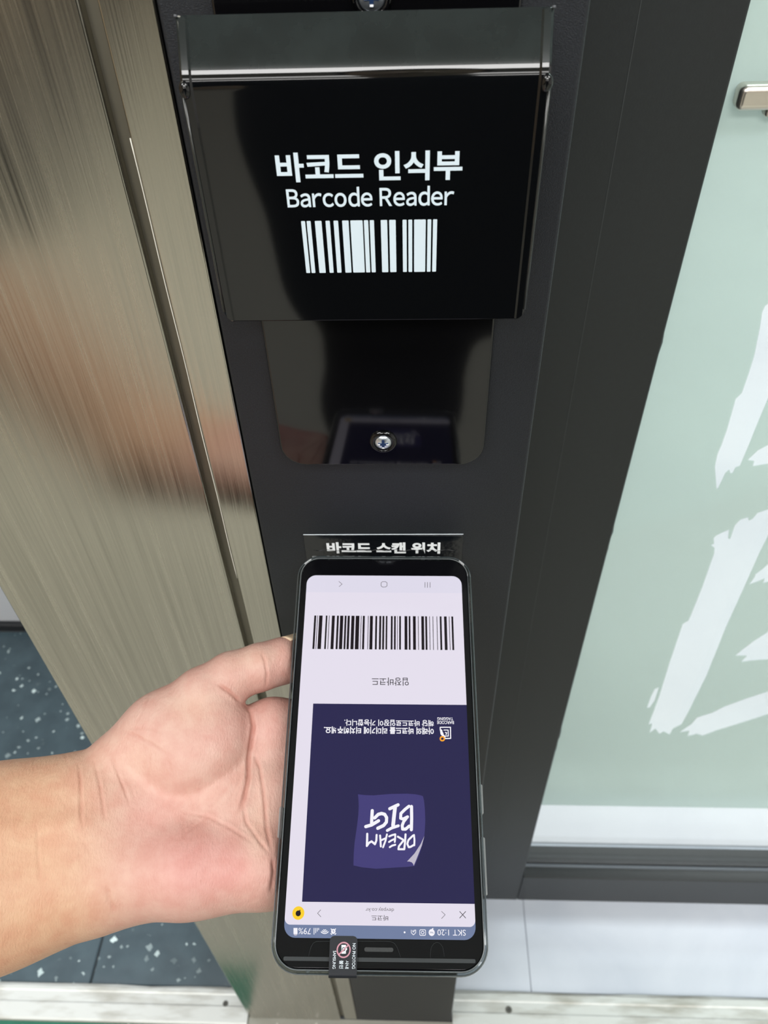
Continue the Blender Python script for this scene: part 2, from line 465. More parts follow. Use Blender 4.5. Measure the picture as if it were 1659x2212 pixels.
def ribbon_geo(pts, w, round_caps=True):
    """stroke outline polygon of a polyline with round ends, one convex piece per segment"""
    V, F = [], []
    for i in range(len(pts)-1):
        (x0, y0), (x1, y1) = pts[i], pts[i+1]
        a = math.atan2(y1-y0, x1-x0); base = len(V); n = 6
        for k in range(n+1):
            t = a + math.pi/2 + math.pi*k/n; V.append((x0 + w/2*math.cos(t), y0 + w/2*math.sin(t)))
        for k in range(n+1):
            t = a - math.pi/2 + math.pi*k/n; V.append((x1 + w/2*math.cos(t), y1 + w/2*math.sin(t)))
        F.append(tuple(range(base, len(V))))
    return V, F

def ribbons(name, strokes, c, frame, mat, parent=None):
    V, F = [], []
    dz = []
    for si, (pts, w) in enumerate(strokes):
        v, f = ribbon_geo(pts, w); b = len(V)
        V += v; F += [tuple(i+b for i in q) for q in f]
    # tiny height steps so overlapping strokes never share a plane
    VV = []; k = 0
    for f in F:
        for i in f: VV.append((i, k))
        k += 1
    hv = {}
    for i, k in VV: hv[i] = k
    return link(name, mesh_from([frame(a, b, c + hv[i]*4e-7) for i, (a, b) in enumerate(V)], F, name), mat, parent)

def disc_pts(cx, cy, r, n=28, ry=None):
    ry = ry or r
    return [(cx + r*math.cos(2*math.pi*i/n), cy + ry*math.sin(2*math.pi*i/n)) for i in range(n)]

def tube(name, pts, r, mat, parent=None, n=8):
    V, F = [], []
    P = [Vector(p) for p in pts]
    for i, p in enumerate(P):
        t = (P[min(i+1, len(P)-1)] - P[max(i-1, 0)]).normalized()
        a = t.orthogonal().normalized() if i == 0 else (a - t*a.dot(t)).normalized()
        b = t.cross(a)
        for k in range(n):
            w = 2*math.pi*k/n; V.append(p + (a*math.cos(w) + b*math.sin(w))*r)
    for i in range(len(P)-1):
        for k in range(n):
            j = (k+1) % n; F.append((i*n+k, i*n+j, (i+1)*n+j, (i+1)*n+k))
    F.append(tuple(range(n))[::-1]); F.append(tuple((len(P)-1)*n + k for k in range(n)))
    return link(name, mesh_from(V, F, name), mat, parent, smooth=True)

# frames: wall(a,b,c): a = X, b = Z, c = height proud of plane Y=y0 towards the viewer
def wall_frame(y0):
    return lambda a, b, c: Vector((a, y0 - c, b))

# ------------------------------------------------------------------ the setting
rng = random.Random(7)
YG = 0.150            # front plane of the door frame behind the post
YB = 0.612            # wall at the end of the tiled recess on the left
XL, XR_, YF, YE = -3.0, 3.4, -8.0, 3.2

tag(box('floor', XL, XR_, YF, 0.0, -0.10, 0.0, M['front_floor']), 'grey beige floor in front of the post and the steel column', 'floor', kind='structure')
# the dark tiled floor left of the column, each tile a piece of its own
fl = empty('floor', (-0.6, 0.3, 0)); tag(fl, 'dark slate floor with pale flecks beyond the metal threshold', 'floor', kind='structure')
link('grout_bed', box('tmpb', -2.6, -0.05, 0.031, YB, -0.10, -0.002, M['dark_joint']).data, None, fl)
bpy.data.objects.remove(bpy.data.objects['tmpb'])
tx = [-2.23, -1.78, -1.33, -0.88, -0.432, 0.018]
for (yy0, yy1) in [(0.0325, 0.302), (0.304, YB)]:
    for i in range(len(tx)-1):
        box('tile', tx[i]+0.0012, min(tx[i+1]-0.0012, -0.06), yy0, yy1, -0.012, rng.uniform(-0.0004, 0.0004), M['tile'], fl, bevel=0.0012, seg=1)
# marble right of the post
fm = empty('floor', (0.4, 0.1, 0)); tag(fm, 'pale bluish marble sill floor in front of the glass door', 'floor', kind='structure')
link('grout_bed', box('tmpb', 0.0, XR_, 0.036, YG + 0.2, -0.10, -0.0015, M['joint']).data, None, fm)
bpy.data.objects.remove(bpy.data.objects['tmpb'])
for (a, b) in [(0.0, 0.1548), (0.1556, 0.9), (0.901, 1.7), (1.701, 2.5)]:
    box('marble_slab', a, b, 0.036, YG + 0.08, -0.02, rng.uniform(-0.0002, 0.0002), M['marble'], fm, bevel=0.0006, seg=1)
fi = empty('floor', (0.6, 1.2, 0)); tag(fi, 'white polished floor seen through the glass door', 'floor', kind='structure')
ys = [YG + 0.0815, 0.83, 1.43, 2.03, 2.63, YE]
xs = [0.0, 0.6, 1.2, 1.8, 2.4, 3.0, XR_]
for i in range(len(ys)-1):
    for j in range(len(xs)-1):
        box('floor_slab', xs[j]+0.0008, xs[j+1]-0.0008, ys[i]+0.0008, ys[i+1]-0.0008, -0.02, rng.uniform(-0.0003, 0.0003), M['marble_in'], fi, bevel=0.0008, seg=1)
link('grout_bed', box('tmpb', 0.0, XR_, YG + 0.201, YE, -0.10, -0.0004, M['marble_in']).data, None, fi)
bpy.data.objects.remove(bpy.data.objects['tmpb'])

tag(box('ceiling', XL, XR_, YF, YE, CEIL, CEIL + 0.1, M['ceiling']), 'pale grey ceiling', 'ceiling', kind='structure')
tag(box('wall_left', XL-0.1, XL, YF, YE, -0.1, CEIL + 0.1, M['wall_warm']), 'beige side wall on the left', 'wall', kind='structure')
tag(box('wall_right', XR_, XR_+0.1, YF, YE, -0.1, CEIL + 0.1, M['wall_white']), 'white side wall on the right', 'wall', kind='structure')
tag(box('wall_front', XL, XR_, YF-0.1, YF, -0.1, CEIL + 0.1, M['wall_warm']), 'beige wall behind the viewer', 'wall', kind='structure')
tag(box('wall_back', XL, XR_, YE, YE+0.1, -0.1, CEIL + 0.1, M['wall_white']), 'white far wall behind the glass door', 'wall', kind='structure')
tag(box('wall_recess', XL, -0.03, YB + 0.012, YB + 0.13, 0.0, CEIL, M['wall']), 'light grey wall at the end of the tiled recess', 'wall', kind='structure')
tag(box('baseboard_recess', XL, -0.03, YB, YB + 0.0125, 0.0, 0.018, M['base'], bevel=0.002), 'thin black skirting under the light grey wall', 'baseboard', kind='structure')

# worn threshold strip: left run and right run of the same profile
def threshold(x0, x1, label, holes, y1):
    t = empty('threshold_strip', ((x0+x1)/2, 0.015, 0)); tag(t, label, 'threshold', kind='structure')
    prof = [(-0.0105, 0.0), (-0.0105, 0.0035), (-0.008, 0.005), (0.009, 0.0052), (0.011, 0.0045), (0.022, 0.0045), (0.024, 0.0052), (y1-0.003, 0.005), (y1, 0.0032), (y1, 0.0)]
    n = 60; V = []; F = []
    for i in range(n+1):
        x = x0 + (x1-x0)*i/n
        for j, (y, z) in enumerate(prof):
            jy = rng.uniform(-0.0009, 0.0009) if j in (7, 8, 9) else 0
            V.append((x, y + 0.0005 + jy, z))
    m = len(prof)
    for i in range(n):
        for j in range(m-1):
            F.append((i*m+j, (i+1)*m+j, (i+1)*m+j+1, i*m+j+1))
    F.append(tuple(range(m))); F.append(tuple(n*m + j for j in range(m))[::-1])
    link('strip', mesh_from(V, F), M['threshold'], t)
    for hx, hy, r in holes:
        fr = lambda a, b, c: Vector((hx + a, hy + b, 0.0045 + c))
        h = prism('screw_head', disc_pts(0, 0, r), -0.002, 0.0009, fr, M['hole'], t, bevel=0.0004)
        for ang in (0.4, 0.4 + math.pi/2):
            ca, sa = math.cos(ang), math.sin(ang)
            q = [(ca*x - sa*y, sa*x + ca*y) for x, y in [(-r*.55, -r*.12), (r*.55, -r*.12), (r*.55, r*.12), (-r*.55, r*.12)]]
            prism('slot', q, 0.00085, 0.00095, fr, M['base'], h)
p = at_z(487, 2168, 0.005); q = at_z(313, 2155, 0.005); q2 = at_z(1099, 2181, 0.005)
threshold(-2.9, -0.2135, 'worn bright aluminium threshold strip left of the steel column', [(p[0], p[1], 0.0036)], 0.031)
threshold(0.0505, 2.9, 'worn stained aluminium threshold strip right of the black post', [(q2[0], q2[1], 0.0042)], 0.0345)

# green tape along the left strip
g = prism('floor_tape', rrect(-1.9, -0.212, -0.064, -0.0112, 0.003), 0.0002, 0.0009, lambda a, b, c: Vector((a, b, c)), M['green'], None, bevel=0.0003)
tag(g, 'green flecked floor tape along the near edge of the bright threshold strip', 'tape')

# ------------------------------------------------------------------ black post and steel column
post = empty('post', (-0.012, 0.0, 0)); tag(post, 'black powder coated square post carrying the barcode reader', 'post')
prism('front_cover', rrect(-0.0718, 0.0484, 0.002, 2.35, 0.0020, 4), -0.012, 0.0, wall_frame(0.0), M['post'], post, bevel=0.0012)
box('post_core', -0.0708, 0.0474, 0.012, YG - 0.002, 0.0, 2.35, M['post'], post)

colm = empty('steel_column', (-0.14, 0.0, 0)); tag(colm, 'brushed stainless steel column left of the black post', 'column')
prism('face_panel', rrect(-0.2115, -0.0929, 0.002, 2.35, 0.0016, 4), -0.020, 0.0015, wall_frame(0.0), M['steel'], colm, bevel=0.0009)
box('column_core', -0.2095, -0.0735, 0.0205, YG - 0.002, 0.0, 2.35, M['slot'], colm)
prism('edge_strip', rrect(-0.0883, -0.0722, 0.002, 2.35, 0.0012, 4), -0.0195, -0.0002, wall_frame(0.0), M['steel_strip'], colm, bevel=0.0006)
box('slot_back', -0.0929, -0.0883, 0.003, 0.0195, 0.002, 2.35, M['slot'], colm)
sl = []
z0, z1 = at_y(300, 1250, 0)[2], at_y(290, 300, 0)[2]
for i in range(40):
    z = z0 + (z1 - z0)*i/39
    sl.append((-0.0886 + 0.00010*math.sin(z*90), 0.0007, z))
tube('light_leak_line', sl, 0.00022, M['slot_light'], colm, 6)  # thin pale line painted in for light leaking through the gap

# ------------------------------------------------------------------ glass door behind
door = empty('door_1', (0.3, YG, 0)); tag(door, 'dark framed glass door with frosted green film and brush lettering', 'door', kind='structure')
SX = 0.1470           # right edge of the stile
prism('stile', rrect(0.0, SX, 0.0, 2.30, 0.002, 4), -0.045, 0.0, wall_frame(YG), M['frame'], door, bevel=0.0015)
box('stile_seam', 0.0990, 0.0994, YG - 0.00015, YG + 0.001, 0.10, 2.30, M['seam'], door)
RTOP = at_y(1139, 1895, YG)[2]
prism('bottom_rail', rrect(SX - 0.0, 2.6, 0.001, RTOP, 0.002, 4), -0.016, 0.0002, wall_frame(YG), M['frame'], door, bevel=0.0015)
box('rail_step', SX - 0.001, 2.6, YG + 0.016, YG + 0.045, 0.001, RTOP - 0.006, M['frame'], door, bevel=0.001)
box('rail_bead', SX + 0.001, 2.6, YG + 0.0135, YG + 0.0185, RTOP - 0.008, RTOP + 0.0008, M['grey_line'], door, bevel=0.0008)
GY = YG + 0.022
# jagged black silicone along the stile
V = []; n = 240
for i in range(n+1):
    z = RTOP - 0.004 + (2.28 - RTOP)*i/n
    j = 0.0016 + 0.0008*math.sin(i*0.37) + (rng.uniform(0, 0.0014) if 0.25 < z < 0.95 else rng.uniform(0, 0.0003))
    V.append((SX - 0.001, YG + 0.004, z)); V.append((SX + j, YG + 0.009, z)); V.append((SX + j + 0.0006, GY, z))
F = []
for i in range(n):
    for k in range(2): F.append((i*3+k, i*3+k+1, i*3+3+k+1, i*3+3+k))
link('stile_gasket', mesh_from(V, F), M['gasket'], door)
gz = at_y(1400, 1858, GY)[2]
box('rail_gasket', SX, 2.6, YG + 0.0185, GY + 0.002, RTOP - 0.008, RTOP + 0.003, M['gasket'], door, bevel=0.0006)
box('glass_pane', SX - 0.004, 2.6, GY, GY + 0.006, RTOP - 0.006, 2.25, M['glass'], door)
# film with brush strokes cut out of it
FYc = GY - 0.0004
def gp(px, py):
    v = at_y(px, py, FYc); return (v[0], v[2])
def zz(pts, ox, oy, s): return [gp(ox + x*s, oy + y*s) for x, y in pts]
s1 = 479/1177; o1 = (1180, 1000)
A = zz([(1260,205),(1177,245),(1120,265),(1095,295),(1075,305),(1070,287),(1030,300),(1000,330),(975,403),(965,400),(970,352),(900,385),(888,398),(890,428),(875,435),(893,450),(890,480),(830,650),(770,800),(755,835),(722,855),(715,880),(660,1040),(600,1235),(543,1388),(562,1383),(548,1432),(580,1410),(600,1437),(625,1425),(655,1440),(672,1410),(720,1385),(760,1310),(850,1130),(950,880),(1050,660),(1130,480),(1177,385),(1260,240)], *o1, s1)
A2 = zz([(598,1190),(575,1200),(555,1240),(533,1300),(550,1297),(575,1262)], *o1, s1)
B = zz([(1420,1130),(1177,1212),(1060,1250),(950,1290),(880,1325),(800,1350),(770,1385),(705,1430),(760,1420),(750,1450),(800,1437),(830,1447),(900,1420),(1000,1390),(1177,1333),(1420,1250)], *o1, s1)
Cc = zz([(1380,770),(1177,895),(1100,945),(1040,990),(1003,1022),(1065,1022),(1033,1055),(1100,1047),(1177,1042),(1400,990)], *o1, s1)
D = zz([(1300,470),(1177,535),(1150,560),(1110,590),(1105,605),(1075,645),(1130,625),(1160,612),(1150,637),(1177,630),(1320,570)], *o1, s1)
s2 = 179/733; o2 = (1480, 560)
Ee = zz([(960,250),(733,390),(705,410),(680,465),(660,600),(610,850),(560,1010),(500,1180),(445,1235),(370,1500),(320,1640),(285,1720),(262,1830),(270,1930),(277,2030),(290,2025),(320,1965),(355,1890),(390,1860),(400,1890),(420,1890),(445,1840),(485,1825),(560,1650),(640,1450),(733,1230),(960,700)], *o2, s2)
Fg = zz([(1000,1480),(733,1640),(640,1690),(550,1775),(610,1783),(595,1830),(733,1808),(1000,1760)], *o2, s2)
fb = gp(1400, 1742)[1]
outer = [(SX + 0.001, fb), (2.55, fb), (2.55, 2.2), (SX + 0.001, 2.2)]
flat('frosted_film', [outer, A, A2, B, Cc, D, Ee, Fg], 0.0, wall_frame(FYc), M['film'], door, thick=0.0003)
# lock case clamped on the glass
la, lb = gp(1583, 200), gp(1659, 200)
zt, zb = gp(1620, 172)[1], gp(1620, 228)[1]
lk = empty('door_lock', (la[0], GY - 0.02, zb)); tag(lk, 'satin nickel lock case clamped on the glass door', 'lock')
prism('lock_case', rrect(la[0], la[0] + 0.13, zb, zt, 0.0035), 0.0, 0.010, wall_frame(FYc), M['lock'], lk, bevel=0.003, seg=5)
prism('lock_lip', rrect(la[0] + 0.016, la[0] + 0.11, zb - 0.004, zb + 0.006, 0.0022), 0.0, 0.007, wall_frame(FYc), M['lock'], lk, bevel=0.0018)

# ------------------------------------------------------------------ barcode reader
rd = empty('barcode_reader', (-0.0133, 0.0, 0.946)); tag(rd, 'glossy black barcode reader with white bilingual sign on the post', 'barcode reader')
PZ0 = at_y(820, 995, 0)[2]
prism('back_plate', rrect(-0.0557, 0.0292, PZ0, 1.135, [0.006, 0.006, 0.0105, 0.0105], 8), 0.0003, 0.0032, wall_frame(0.0), M['gloss'], rd, bevel=0.0009)
prism('scanner_housing', rrect(-0.050, 0.0235, 1.034, 1.100, 0.006), 0.0033, 0.0185, wall_frame(0.0), M['gloss'], rd, bevel=0.002)
# the sign: one bent acrylic sheet, face vertical, top flange leaning back to the wall
SXL, SXR = -0.0635, 0.0366
prof = []
zb_, zf_, zt_ = 1.0262, 1.0996, 1.1135
yf_, yt_ = -0.0222, -0.0145
TH = 0.0030
ang = math.atan2(yt_ - yf_, zt_ - zf_)
rb = 0.0110
cz = zf_ - rb*math.tan(ang/2)
outer_p = [(yf_ + 0.0006, zb_), (yf_, zb_ + 0.0006)]
for i in range(9):
    t = ang*i/8
    outer_p.append((yf_ + rb*(1-math.cos(t)), cz + rb*math.sin(t)))
e = outer_p[-1]; L = (zt_ - e[1]) / math.cos(ang)
outer_p.append((e[0] + (L-0.0006)*math.sin(ang), e[1] + (L-0.0006)*math.cos(ang)))
nrm = (math.cos(ang), -math.sin(ang))
tip = (e[0] + L*math.sin(ang), e[1] + L*math.cos(ang))
inner_p = [(tip[0] + nrm[0]*0.0006, tip[1] + nrm[1]*0.0006), (tip[0] + nrm[0]*TH, tip[1] + nrm[1]*TH), (yf_ + TH + 0.0002, cz), (yf_ + TH, zb_)]
prf = outer_p + inner_p
# cross sections along X; the rim (clear edge, 3 mm) is a shallow rounded step
secs = [(SXL, -0.0016, 0.0040), (SXL + 0.0003, -0.0006, 0.0026), (SXL + 0.0010, 0.0, 0.0013), (SXL + 0.0020, 0.0, 0.0004), (SXL + 0.0028, 0.0, 0.0001), (SXL + 0.0034, -0.0005, 0.0),
        (SXR - 0.0034, -0.0005, 0.0), (SXR - 0.0028, 0.0, 0.0001), (SXR - 0.0020, 0.0, 0.0004), (SXR - 0.0010, 0.0, 0.0013), (SXR - 0.0003, -0.0006, 0.0026), (SXR, -0.0016, 0.0040)]
V = []; F = []; m = len(prf)
no = len(outer_p)
def onrm(i):
    if i <= 2: return (-1.0, 0.0)
    if i <= 10:
        t = ang*(i-2)/8; return (-math.cos(t), math.sin(t))
    return (-math.cos(ang), math.sin(ang))
for (x, d, up_) in secs:                          # up_ rounds the lower corners
    for i, (y, z) in enumerate(prf):
        if i in (0, 1, m-1): z += up_
        if i < no:
            nn = onrm(i); V.append((x, y + nn[0]*d, z + nn[1]*d))
        else: V.append((x, y, z))
for k in range(len(secs)-1):
    for i in range(m):
        j = (i+1) % m
        F.append((k*m+i, (k+1)*m+i, (k+1)*m+j, k*m+j))
F.append(tuple(range(m))); F.append(tuple((len(secs)-1)*m + i for i in range(m))[::-1])
sign_me = mesh_from(V, F)
sign = link('sign_cover', sign_me, M['acrylic'], rd)
sign_me.materials.append(M['acrylic_haze'])
for pl in sign_me.polygons:                      # the top flange has no black backing, only dusty clear plastic
    if len(pl.vertices) == 4 and pl.index < (len(secs)-1)*m and 10 <= pl.index % m <= 12: pl.material_index = 1
for pl in sign_me.polygons: pl.use_smooth = len(pl.vertices) == 4
bm = bmesh.new(); bm.from_mesh(sign_me); bmesh.ops.recalc_face_normals(bm, faces=bm.faces); bm.to_mesh(sign_me); bm.free()
sm = sign.modifiers.new('edge', 'EDGE_SPLIT'); sm.split_angle = math.radians(32)
for xe in (SXL + 0.0004, SXR - 0.0004):
    i9 = outer_p[11]
    tube('flange_edge', [(xe, i9[0] + (tip[0]-i9[0])*t - 0.0001, i9[1] + (tip[1]-i9[1])*t) for t in (0.12, 0.4, 0.7, 0.97)], 0.0005, M['acr_edge'], sign, 8)
    tube('side_edge', [(xe, yf_ + 0.0005, zb_ + 0.004 + (cz - zb_ - 0.005)*t) for t in (0, 0.33, 0.66, 1)], 0.0005, M['acr_edge2'], sign, 8)
# small swollen beads where the sheet was bent
for xx in (SXL + 0.0012, SXR - 0.0012):
    bmb = bmesh.new(); bmesh.ops.create_uvsphere(bmb, u_segments=14, v_segments=10, radius=1.0)
    for v in bmb.verts: v.co = Vector((xx + v.co.x*0.0017, yf_ + 0.0006 + v.co.y*0.0016, cz + 0.0006 + v.co.z*0.0024))
    meb = bpy.data.meshes.new('bend_bead'); bmb.to_mesh(meb); bmb.free()
    link('bend_bead', meb, M['acrylic'], sign, smooth=True)
YS = yf_ + 0.0005
wf = wall_frame(YS)
def sp(px, py):
    v = at_y(px, py, YS); return (v[0], v[2])
def sbox(x0, x1, yt, yb, xm=800):
    ym = (yt+yb)/2
    return (sp(x0, ym)[0], sp(x1, ym)[0], sp(xm, yb)[1], sp(xm, yt)[1])
text('korean_title', '바코드 인식부', sbox(596, 999, 327, 391), 0.00004, wf, M['letter'], sign, bold=0.026, thick=0.00006)
text('english_title', 'Barcode Reader', sbox(619, 981, 403, 446), 0.00004, wf, M['letter'], sign, bold=0.016, thick=0.00006, geo=sans_geo)
s3 = 320/1659
zt3, zb3 = sp(800, 475.5)[1], sp(800, 588)[1]
for (a, b) in [(53,98),(115,160),(207,282),(327,375),(417,468),(513,585),(605,742),(757,805),(822,870),(945,1018),(1040,1113),(1190,1235),(1255,1298),(1320,1450),(1470,1512),(1532,1578)]:
    xa, xb = sp(640 + a*s3, 477)[0], sp(640 + b*s3, 477)[0]
    prism('barcode_bar', rrect(xa, xb, zb3, zt3, 0.0002, 2), 0.00004, 0.0001, wf, M['letter'], sign)

def cross_screw(px, py, y, parent, ring=True):
    c = at_y(px, py, y)
    fr = lambda a, b, h: Vector((c[0] + a, y - h, c[2] + b))
    if ring:
        V = []; F = []; n = 36
        prof = [(0.0037, 0.0001), (0.0039, 0.0014), (0.0046, 0.0017), (0.0055, 0.0006), (0.0057, 0.0)]
        for i in range(n):
            t = 2*math.pi*i/n
            for r, h in prof: V.append(fr(r*math.cos(t), r*math.sin(t), h))
        m = len(prof)
        for i in range(n):
            j = (i+1) % n
            for k in range(m-1): F.append((i*m+k, j*m+k, j*m+k+1, i*m+k+1))
        link('screw_cup', mesh_from(V, F), M['gloss'], parent, smooth=True)
    # domed head with a cross recess
    V = [fr(0, 0, 0.0022)]; F = []; n = 32
    prof = [(0.0012, 0.00215), (0.0022, 0.0019), (0.0031, 0.0014), (0.0037, 0.0007), (0.0038, 0.0)]
    for r, h in prof:
        for i in range(n):
            t = 2*math.pi*i/n; V.append(fr(r*math.cos(t), r*math.sin(t), h))
    for i in range(n): F.append((0, 1 + i, 1 + (i+1) % n))
    for k in range(len(prof)-1):
        for i in range(n):
            j = (i+1) % n; F.append((1+k*n+i, 1+(k+1)*n+i, 1+(k+1)*n+j, 1+k*n+j))
    hd = link('screw', mesh_from(V, F), M['screw'], parent, smooth=True)
    L, w = 0.0021, 0.00055
    q = [(w, w), (w, L), (-w, L), (-w, w), (-L, w), (-L, -w), (-w, -w), (-w, -L), (w, -L), (w, -w), (L, -w), (L, w)]
    prism('cross_recess', q, 0.0012, 0.00232, fr, M['recess'], hd)
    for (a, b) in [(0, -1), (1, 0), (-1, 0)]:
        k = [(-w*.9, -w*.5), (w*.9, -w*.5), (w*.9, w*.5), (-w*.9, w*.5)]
        prism('recess_glint', [(x + a*L*.82, y_ + b*L*.82) for x, y_ in k], 0.0012, 0.00238, fr, M['print_glint_white'], hd)  # small white chips painted as glints in the recess
cross_screw(828, 953, -0.0032, rd)
cross_screw(803, -8, -0.0032, rd)

# ------------------------------------------------------------------ label stuck to the post
ls = empty('label_sticker', (-0.0145, 0.0, 0.89)); tag(ls, 'glossy black sticker with white Korean lettering just above the phone', 'sticker')
s_tl = at_y(655, 1155, 0); s_tr = at_y(1001, 1154, 0)
prism('backing', rrect(s_tl[0], s_tr[0], s_tl[2] - 0.024, s_tl[2], 0.0006, 3), 0.00002, 0.00045, wall_frame(0.0), M['stk_gloss'], ls, bevel=0.0002)
w0 = wall_frame(0.0)
def pw(px, py):
    v = at_y(px, py, 0.0); return (v[0], v[2])
text('lettering', '바코드 스캔 위치', (pw(706, 1181)[0], pw(951, 1181)[0], pw(829, 1194)[1], pw(829, 1170)[1]), 0.0005, w0, M['print_glint_white'], ls, bold=0.040, thick=0.00005)
cr = []
for i in range(60):
    x = 678 + (990-678)*i/59
    v = at_y(x, 1188.5 + 1.2*math.sin(i*0.9), -0.00048); cr.append(tuple(v))
tube('crease', cr, 0.00016, M['stk_gloss'], ls, 6)
ed = [tuple(at_y(655 + (1001-655)*i/20, 1155 - i/20, -0.0003)) for i in range(21)]
tube('peeled_edge', ed, 0.0002, M['stk_text'], ls, 6)

# ------------------------------------------------------------------ smartphone
# pose fitted to the four corners of the lit screen (70 x 144 mm)
PA = np.array([[0.99969853, 0.00824826, -0.02312588], [0.01453986, -0.95784932, 0.28690291], [-0.01978465, -0.28715266, -0.95768049]])
PC = CAM + np.array([-0.01278074, 0.16034108, -0.28520217])
def ph(u, v, c):                                 # metres in the phone frame: u right, v towards the viewer, c above the glass
    q = PC + PA @ np.array([u, v, -c]); return Vector(q)
def pf(a, b, c): return ph(a, -b, c)             # b = -v so that outlines stay counter-clockwise seen from above
def uv(px, py, c=0.0):
    o = PA.T @ (CAM - PC); dd = PA.T @ ray(px, py)
    s = (-c - o[2]) / dd[2]; q = o + s*dd
    return float(q[0]), float(q[1])
def ab(px, py, c=0.0):
    u, v = uv(px, py, c); return (u, -v)

pm = Matrix([[*[float(x) for x in (PA[i][0], -PA[i][1], -PA[i][2])], float(PC[i])] for i in range(3)] + [[0, 0, 0, 1]])
phone = empty('smartphone', None, pm); tag(phone, 'black smartphone in a clear case showing a barcode page, held upside down', 'phone')
VT, VB = -0.0806, 0.0824     # far and near end of the body
prism('body', rrect(-0.0383, 0.0383, -VB, -VT, 0.0085, 8), -0.0086, -0.0006, pf, M['phone_body'], phone, bevel=0.0024, seg=5)
prism('front_glass', rrect(-0.0379, 0.0379, -VB + 0.0004, -VT - 0.0004, 0.0082, 8), -0.0012, -0.00012, pf, M['phone_glass'], phone, bevel=0.0006)
SW = 0.0350
scr_c = -0.0001
screen = prism('screen', rrect(-SW, SW, -0.0722, 0.0720, 0.0042, 8), -0.00012, scr_c + 0.00002, pf, M['s_white'], phone)
def lay(k): return scr_c + 0.00003*k + 0.00004
def quad_b(y, x=820): return ab(x, y)[1]
# navigation bar strip
prism('navigation_bar', rrect(-SW, SW, quad_b(1280), 0.0720, [0.0042, 0.0042, 0, 0], 8), lay(0), lay(0) + 0.00001, pf, M['s_nav'], screen)
prism('status_bar', rrect(-SW, SW, -0.0722, quad_b(2000), [0, 0, 0.0042, 0.0042], 8), lay(0), lay(0) + 0.00001, pf, M['s_status'], screen)
# rounded lower corners of the white page
for sx in (-1, 1):
    c0 = (sx*SW, quad_b(2000)); r = 0.0022
    pts = [c0] + [(sx*SW - sx*r + sx*r*math.cos(t), c0[1] + r - r*math.sin(t)) for t in [math.radians(90*i/6) for i in range(7)]]
    if sx < 0: pts = pts[::-1]
    pts = [(a, b) for a, b in pts]
    if sum(pts[i-1][0]*pts[i][1] - pts[i][0]*pts[i-1][1] for i in range(len(pts))) < 0: pts = pts[::-1]
    prism('page_corner', pts, lay(0), lay(0) + 0.00001, pf, M['s_status'], screen)
# page banner
na = ab(676.5, 1520)[0]; nb0, nb1 = quad_b(1950), quad_b(1521)
banner = prism('page_banner', rrect(na, SW, nb0, nb1, 0.00005, 1), lay(0), lay(0) + 0.00001, pf, M['s_navy'], screen)
zs = 200/1659
def lz(pts): return [ab(740 + x*zs, 1700 + y*zs) for x, y in pts]
def ccw(p): return p if sum(p[i-1][0]*p[i][1] - p[i][0]*p[i-1][1] for i in range(len(p))) > 0 else p[::-1]
flat('note_paper', [ccw(lz([(275,130),(400,145),(560,150),(850,125),(1150,120),(1300,130),(1400,150),(1440,165),(1460,250),(1475,400),(1482,600),(1475,760),(1465,880),(1425,1050),(1380,1200),(1290,1415),(1150,1432),(1000,1440),(600,1465),(350,1440),(195,1405),(200,1200),(215,1000),(260,690),(282,500),(290,350),(285,220)]))], lay(1), pf, M['s_logo'], screen)
flat('paper_curl', [ccw(lz([(1465,880),(1400,1020),(1290,1190),(1155,1335),(1200,1336),(1240,1350),(1262,1375),(1275,1412),(1330,1280),(1420,1050)]))], lay(2), pf, M['s_curl'], screen)
kmm = (abs(ab(840, 1790)[0] - ab(820, 1790)[0]) / 20) * zs
def strokes(lst): return [(lz(p), w*kmm) for p, w in lst]
ribbons('brush_lettering', strokes([
    ([(1235,350),(1238,560),(1232,765)], 56), ([(1190,345),(1120,400),(1045,475),(1040,560),(1085,575),(1165,535)], 52),
    ([(1150,550),(1095,620),(1068,690),(1075,755),(1130,755),(1195,700)], 52),
    ([(940,370),(920,540),(905,690)], 66), ([(845,390),(930,350),(995,320)], 56), ([(800,780),(880,735),(1000,695)], 48),
    ([(532,425),(525,540),(520,640)], 58), ([(415,710),(520,680),(645,605)], 56), ([(575,555),(640,490),(700,475),(755,490),(790,550),(785,630),(735,690),(630,740)], 56)]), lay(2), pf, M['s_text'], screen)
ribbons('brush_lettering', strokes([
    ([(1280,860),(1288,950),(1285,1045)], 32), ([(1262,870),(1180,950),(1160,1020),(1185,1078),(1215,1075),(1275,1040)], 34),
    ([(1128,850),(1120,980),(1105,1115)], 36), ([(1100,1115),(1000,1115),(1010,1060),(1095,955)], 34), ([(990,890),(1085,945)], 34),
    ([(945,850),(942,930),(935,985)], 32), ([(835,885),(890,862),(945,848)], 32), ([(832,985),(880,955),(935,930)], 32), ([(845,1078),(890,1050),(945,1035)], 32),
    ([(672,870),(680,970),(685,1065)], 34), ([(795,850),(770,960),(725,1080)], 32), ([(690,955),(770,920)], 32),
    ([(442,840),(440,950),(435,1055)], 38), ([(435,1055),(475,1000),(520,975)], 36), ([(520,975),(580,1025)], 36), ([(580,1025),(605,960),(610,860)], 36)]), lay(2), pf, M['s_text'], screen)
def tbox(x0, x1, y0, y1):
    ym = (y0+y1)/2; xm = (x0+x1)/2
    a0, a1 = ab(x0, ym)[0], ab(x1, ym)[0]; b0, b1 = ab(xm, y1)[1], ab(xm, y0)[1]
    return (a0, a1, b0, b1)
def stext(name, s, bx, mat, k=2, bold=0.0, spacing=1.0):
    return text(name, s, tbox(*bx), lay(k), pf, M[mat], screen, bold=bold, orient='flip', spacing=spacing)
